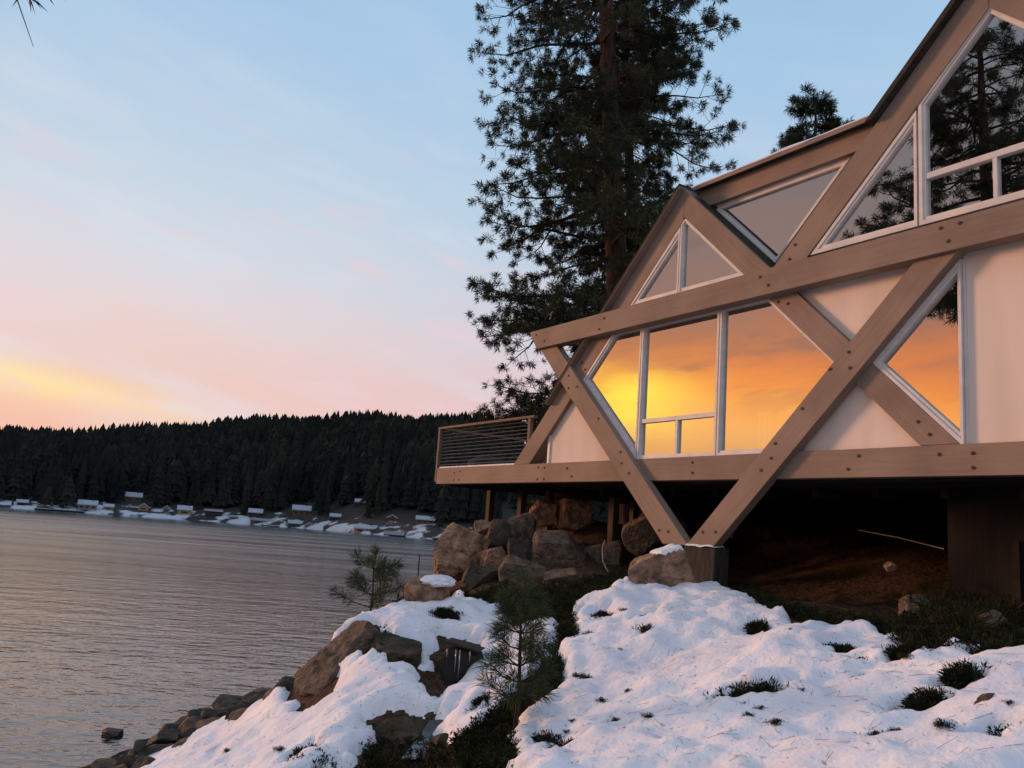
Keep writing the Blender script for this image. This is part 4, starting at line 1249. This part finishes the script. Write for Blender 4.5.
def pine(name, label, base, h, crown0, lmax, trunk_r, seed, lean=(0, 0), whorl=.36, sub=8, tuft_n=26, nl=.20, nw=.016, needle='needle', cat='pine tree', top_r=.03, tail=2.0, per=3, bark='bark', profile=None, extra_branches=(), thin=0.0, right=1.0):
    r_ = random.Random(seed)
    o = empty(name, tuple(base), 0, label, cat)
    b = MB()
    pts, rads = [], []
    n = 16
    for i in range(n + 1):
        t = i / n
        pts.append((lean[0] * t * h + .06 * math.sin(t * 7 + seed), lean[1] * t * h + .05 * math.cos(t * 6), t * h - .3))
        rads.append(trunk_r * (1 - t) ** .75 + top_r * t + (trunk_r * .35 * max(0, 1 - t * 14)))
    b.tube(pts, rads, 12)
    b.build('trunk', MT[bark], o, smooth=True)
    P = np.array(pts)

    def on_trunk(z):
        t = min(max((z + .3) / h, 0), 1) * n
        i = min(int(t), n - 1); f = t - i
        return P[i] * (1 - f) + P[i + 1] * f, rads[i] * (1 - f) + rads[i + 1] * f

    tw = MB(); C, A = [], []
    z = crown0
    jobs = []
    while z < h - .3:
        u = (z - crown0) / (h - crown0)
        Lm = profile(u) * lmax if profile else lmax * min(1, .55 + u * 2.2) * (1 - max(0, u - .25) / .75) ** .7
        for k in range(per):
            jobs.append((z + r_.uniform(-.15, .15), r_.uniform(0, 6.283), Lm * r_.uniform(.45, 1.08)))
        z += whorl * r_.uniform(.8, 1.2)
    jobs += list(extra_branches)
    for zb, a, L in jobs:
        if math.sin(a) < -.55 and abs(math.cos(a)) < .8 and r_.random() < thin: continue
        if math.cos(a) > .3: L *= right
        c0, rt_ = on_trunk(zb)
        dr = np.array([math.cos(a), math.sin(a), 0])
        rise_ = r_.uniform(-.15, .32)
        droop = r_.uniform(.22, .58) * (.6 if zb > h * .75 else 1)
        if (zb, a, L) in extra_branches: rise_, droop = 0.0, .34
        pts_ = []; m = 7
        sidev = np.array([-dr[1], dr[0], 0]); wob = r_.uniform(-.18, .18)
        if (zb, a, L) in extra_branches: wob = 0.0
        for i in range(m):
            t = i / (m - 1)
            pts_.append(c0 + dr * L * t + sidev * L * (wob * t * t + .04 * math.sin(t * 9 + a)) + np.array([0, 0, L * (rise_ * t - droop * t * t + .22 * t ** 4)]))
        br = .012 + .0135 * L
        tw.tube(pts_, [br * (1 - .8 * i / (m - 1)) for i in range(m)], 5, cap=False)
        pts_ = np.array(pts_)
        ns = max(3, int(sub * L / lmax + 2)) if (zb, a, L) not in extra_branches else 3
        for k in range(ns + 1):
            t = 1.0 if k == ns else .28 + .72 * (k + r_.random()) / ns
            f = t * (m - 1); i = min(int(f), m - 2); q = pts_[i] * (1 - f + i) + pts_[i + 1] * (f - i)
            d = pts_[i + 1] - pts_[i]; d /= np.linalg.norm(d)
            if k < ns:
                sgn = 1 if k % 2 else -1
                d = d * r_.uniform(.3, .9) + sidev * sgn * r_.uniform(.5, 1.1) + np.array([0, 0, r_.uniform(-.5, .35)])
                d /= np.linalg.norm(d)
                sl_ = min(1.25, L * r_.uniform(.13, .34) * (1.15 - t * .5) + .12) * (.35 if (zb, a, L) in extra_branches else 1)
            else:
                sl_ = .14
            e1 = q + d * sl_ * .55 + np.array([0, 0, -sl_ * .08]); e2 = q + d * sl_ + np.array([0, 0, sl_ * r_.uniform(-.12, .22)])
            tw.tube([q, e1, e2], [.012, .009, .005], 4, cap=False)
            ax = (e2 - e1) / np.linalg.norm(e2 - e1)
            C.append(e2); A.append(ax)
            C.append(e2 - ax * nl * .6); A.append(ax)
            if sl_ > .4:
                C.append(e1 + r_.uniform(.3, .7) * (e2 - e1)); A.append(ax)
                e3 = e1 + (np.cross(ax, [0, 0, 1]) * r_.choice((-1, 1)) + ax * .7 + np.array([0, 0, r_.uniform(-.2, .3)])) * sl_ * .4
                tw.tube([e1, e3], [.008, .004], 3, cap=False)
                C.append(e3); A.append((e3 - e1) / np.linalg.norm(e3 - e1))
            if r_.random() < .3:          # bare hanging twiglet
                e4 = q + np.array([r_.uniform(-.25, .25), r_.uniform(-.25, .25), r_.uniform(-.5, -.1)])
                tw.tube([q, e4], [.007, .003], 3, cap=False)
    needles(tw, C, A, tuft_n, nl, nw, 1.15, 1)
    tw.build('crown', [MT['twig'], MT[needle]], o)
    return o


def fix_base(px, py, d, zb):
    p = at(px, py, d); p[2] = zb
    return p


# main tall pine behind the left gable
mp_ = at(616, 300, 27.0) + np.array([1.04, 0, 0])
pine('tall_pine', 'tall ponderosa pine with a reddish trunk towering behind the left gable', (mp_[0], mp_[1], -1.2), 33, 3.0, 4.7, .46, 3, lean=(-.10, 0), whorl=.29, sub=13, tuft_n=38, nl=.19, nw=.020, per=4,
     thin=.5, right=.80, profile=lambda u: min(1, .96 + u * .6) * (1 if u < .55 else (1 - (u - .55) / .45) ** .7))
mp_ = at(642, 250, 31.0) + np.array([.9, 0, 0])
pine('slim_pine', 'slimmer dark pine standing just right of the tall pine trunk', (mp_[0], mp_[1], -.6), 27, 3.5, 2.4, .30, 8, lean=(-.1, 0), whorl=.36, sub=9, tuft_n=34, nl=.2, nw=.020, per=3, needle='needle_dark', bark='twig')
mp_ = at(817, 120, 36.0)
pine('distant_pine', 'dark pine whose rounded top shows above the flat snowy roof', (mp_[0], mp_[1], 2.5), at(817, 92, 36.0)[2] - 2.5, 4, 2.1, .22, 5, whorl=.30, sub=9, tuft_n=34, nl=.25, nw=.025, per=4, needle='needle_dark',
     profile=lambda u: min(1, .8 + u) * (1 if u < .8 else max(.25, 1 - (u - .8) * 3.6)))
# pine beside the photographer, outside the frame: its branch tip hangs into the top left corner and its crown mirrors in the upper windows
tipq = at(12, -19, 8.6)
bx, by = -11.0, 8.3
ang = math.atan2(tipq[1] - by, tipq[0] - bx); LL = math.hypot(tipq[0] - bx, tipq[1] - by)
zg = ground_z(bx, by)
pine('shore_pine', 'near pine whose lowest branch tip hangs into the top left corner', (bx, by, zg), 22, 12.0, 3.7, .36, 12, whorl=.31, sub=11, tuft_n=36, nl=.21, nw=.020, per=3,
     profile=lambda u: min(1, .7 + u) * (1 if u < .5 else (1 - (u - .5) / .5) ** .7),
     extra_branches=[(tipq[2] - zg + .12 * LL, ang, LL), ])


def sapling(label, base, h, seed, spreadL, nl, nw, tn=40, name='pine_sapling', lo=.25, nb=5):
    r_ = random.Random(seed)
    o = empty(name, tuple(base), 0, label, 'sapling')
    b = MB()
    st = [(0, 0, -.1), (.01, 0, h * .35), (-.01, .01, h * .7), (0, 0, h)]
    b.tube(st, [.022 * h / 1.6 + .004, .018 * h / 1.6 + .003, .011, .004], 7); b.build('stem', MT['twig'], o, smooth=True)
    tw = MB(); C, A = [(0, 0, h), (0, 0, h - nl * .35), (0, 0, h - nl * .8)], [(0, 0, 1), (0, 0, 1), (0, 0, 1)]
    lev = nb
    for k in range(lev):
        z = h * (lo + (1 - lo) * .93 * k / lev)
        for j in range(4):
            a = j * 1.57 + r_.uniform(-.5, .5) + k
            L = spreadL * (1 - .62 * k / lev) * r_.uniform(.7, 1.15)
            e1 = np.array([math.cos(a) * L * .5, math.sin(a) * L * .5, z + L * .12]); e2 = np.array([math.cos(a) * L, math.sin(a) * L, z + L * r_.uniform(.2, .6)])
            tw.tube([(0, 0, z), e1, e2], [.008, .007, .004], 5, cap=False)
            ax = (e2 - e1) / np.linalg.norm(e2 - e1)
            for t in (.35, .7, 1.0): C.append(e1 + (e2 - e1) * t); A.append(ax)
            C.append(e1); A.append(ax)
    needles(tw, C, A, tn, nl, nw, .9, 1)
    tw.build('foliage', [MT['twig'], MT['needle_soft']], o)


q, d = hit(514, 744, 6, 9.5)
sapling('young pine sapling with long soft needles in front of the snow slope', (q[0], q[1], q[2]), (744 - 590) * d / FPX, 4, .27, .12, .0055, 54, lo=.26, nb=7)
q = at(370, 614, 13.4)
sapling('small dark pine sapling against the lake at the top of the bank', tuple(q), (614 - 556) * 13.4 / FPX, 6, .5, .15, .010, 34, lo=.1, nb=4)
# thin stake at the bank top
q = at(417, 592, 14.0)
b = MB(); b.tube([q + np.array([0, 0, -.3]), q + np.array([-.01, 0, 36 * 14 / FPX])], [.014, .012], 6)
tag(b.build('stake', MT['post']), 'thin wooden stake standing by the snow-capped reddish boulder', 'stake')


def sprigs(mb, P, h, n, w):
    """creeping juniper: short bristly shoots"""
    P = np.asarray(P); k = len(P)
    A = np.stack([rng.normal(size=k) * .55, rng.normal(size=k) * .55, np.full(k, .8)], -1)
    A /= np.linalg.norm(A, axis=-1, keepdims=True)
    for t in (.25, .55, .9):
        needles(mb, P + A * (h * t * rng.uniform(.6, 1.2, size=(k, 1))), A, n, h * .42, w, .8, 0)


def in_poly(poly, n, jit=0):
    P = np.array(poly, float); o = []
    lo, hi = P.min(0), P.max(0)
    while len(o) < n:
        x = rng.uniform(lo[0], hi[0], 400); y = rng.uniform(lo[1], hi[1], 400)
        ok = poly_sd(P, x, y) > 0
        o += list(zip(x[ok], y[ok]))
    return o[:n]


mb = MB()
AREAS = [
    ([(716, 588), (745, 602), (780, 618), (865, 637), (893, 641), (912, 660), (985, 665), (1024, 667), (1060, 664), (1060, 640), (1000, 632), (930, 622), (880, 628), (820, 620), (770, 604), (738, 584)], 1500, .13),
    ([(925, 640), (1000, 645), (1010, 625), (960, 612), (930, 618)], 260, .30),
    ([(470, 600), (500, 590), (560, 592), (622, 576), (626, 586), (604, 600), (578, 605), (560, 625), (535, 630), (508, 620)], 1000, .13),
    ([(578, 606), (572, 620), (580, 638), (566, 645), (556, 662), (561, 677), (556, 706), (538, 715), (518, 745), (516, 775), (470, 775), (455, 748), (495, 720), (524, 694), (545, 676), (552, 655), (562, 628)], 1500, .10),
    ([(365, 730), (430, 742), (470, 775), (360, 775)], 300, .07),
    ([(288, 775), (336, 775), (330, 758), (300, 756)], 130, .09),
    ([(437, 610), (470, 600), (462, 592), (445, 600)], 200, .1),
    ([(384, 632), (392, 646), (420, 650), (414, 668), (398, 662), (372, 640)], 160, .07),
    ([(700, 570), (745, 590), (735, 602), (714, 594)], 250, .1),
]
for poly, n, h in AREAS:
    P = []
    for (x, y) in in_poly(poly, n):
        q, d = hit(x, y, 5, 16)
        P.append(q)
    sprigs(mb, P, h, 9, .011)
tag(mb.build('juniper_ground_cover', MT['juniper']), 'dark creeping juniper carpeting the bank and hedge line round the snow', 'ground cover', kind='stuff')

# single clumps that break through the snow
CL = [(751, 706, 30, .10, 'widest dark juniper clump lying in the middle of the snow slope'),
      (926, 716, 13, .10, 'juniper clump under the small snow hump left of the lone stone'),
      (541, 752, 13, .09, 'left one of two juniper clumps at the bottom edge of the snow slope'),
      (568, 760, 9, .10, 'upright right one of two juniper clumps at the bottom edge of the snow slope'),
      (840, 656, 10, .07, 'flat juniper sprig just below the hedge, left of the upright leafy sprigs'),
      (905, 664, 9, .12, 'upright juniper bush at the hedge foot'),
      (964, 690, 12, .13, 'tall thin leafy bush left of the lone stone'),
      (984, 762, 13, .09, 'juniper clump at the bottom right corner'),
      (602, 622, 5, .09, 'small upright juniper sprig near the left edge of the upper slope'),
      (757, 634, 7, .09, 'juniper tuft near the top right of the slope below the hedge'),
      (484, 708, 10, .08, 'round juniper patch in the snow strip beside the ravine'),
      (446, 619, 12, .09, 'juniper patch in the snow behind the ravine slab')]
SM = [(650, 622), (590, 640), (861, 668), (872, 690), (884, 752), (1020, 748), (648, 640), (880, 660), (929, 660), (876, 752)]
for px, py, w, h, lab in CL:
    q, d = hit(px, py, 4, 15.5)
    o = empty('juniper_clump', tuple(q), 0, lab, 'juniper', 'juniper clumps in the snow')
    a = w * d / FPX
    k = int(60 + 700 * a)
    P = np.stack([rng.normal(size=k) * a * .5, rng.normal(size=k) * a * .4, np.zeros(k)], -1)
    P[:, 2] = [ground_z(q[0] + x, q[1] + y) - q[2] for x, y in P[:, :2]]
    b = MB(); sprigs(b, P, h, 9, .009)
    b.build('foliage', MT['juniper'], o)
    b = MB()
    for j in range(5):
        e = np.array([rng.normal() * a * .4, rng.normal() * a * .3, h * rng.uniform(.7, 1.2)])
        b.tube([(0, 0, -.03), e * .5 + np.array([0, 0, .01]), e], [.006, .004, .002], 4)
    b.build('stem', MT['twig'], o)
rs = random.Random(77)
for _ in range(30):
    SM.append((rs.uniform(530, 1020), 600 + 165 * rs.random() ** .8))
for _ in range(6):
    SM.append((rs.uniform(200, 420), rs.uniform(620, 765)))
b = MB(); P = np.stack([rng.normal(size=26) * .04, rng.normal(size=26) * .03, np.zeros(26)], -1); sprigs(b, P, .06, 8, .007)
sm_me = b.mesh('juniper_sprig', MT['juniper'])
for px, py in SM:
    q, d = hit(px, py, 4, 15.5)
    if float(grid_lookup(t_, q[0], q[1])) < .1 and (px, py) not in SM[:10]: continue
    o = bpy.data.objects.new('juniper_sprig', sm_me); COL.objects.link(o); o.location = (q[0], q[1], top_z(q[0], q[1]) - .02); o.rotation_euler = (0, 0, rng.uniform(0, 6)); o.scale = [rng.uniform(.25, .75) if (px, py) not in SM[:10] else rng.uniform(.9, 1.5)] * 3
    tag(o, 'tiny dark juniper sprig poking through the snow slope', 'juniper', 'tiny juniper sprigs in the snow')

lit = MB()
for _ in range(650):
    px = rs.uniform(150, 1060); py = rs.uniform(590, 790)
    q, d = hit(px, py, 4, 15)
    if float(grid_lookup(t_, q[0], q[1])) < .3: continue
    a = rs.uniform(0, 3.14); L = rs.uniform(.02, .075) * (2.2 if rs.random() < .06 else 1)
    e = np.array([math.cos(a) * L, math.sin(a) * L, 0])
    p0 = np.array([q[0], q[1], 0]) - e; p1 = p0 + 2 * e
    p0[2] = float(grid_lookup(HS, p0[0], p0[1])) + .006; p1[2] = float(grid_lookup(HS, p1[0], p1[1])) + .008
    lit.tube([p0, p1], [.0014, .0008], 3, cap=False)
tag(lit.build('needle_litter', MT['twig']), 'fallen pine needles and twigs scattered over the snow', 'needle litter', kind='stuff')

# ------------------------------------------------------------------ render settings
scene.view_settings.view_transform = 'Standard'
scene.view_settings.look = 'None'
scene.view_settings.exposure = 0
scene.view_settings.gamma = 1
scene.render.engine = 'CYCLES'
scene.cycles.use_denoising = True
scene.cycles.max_bounces = 6
scene.cycles.transparent_max_bounces = 6
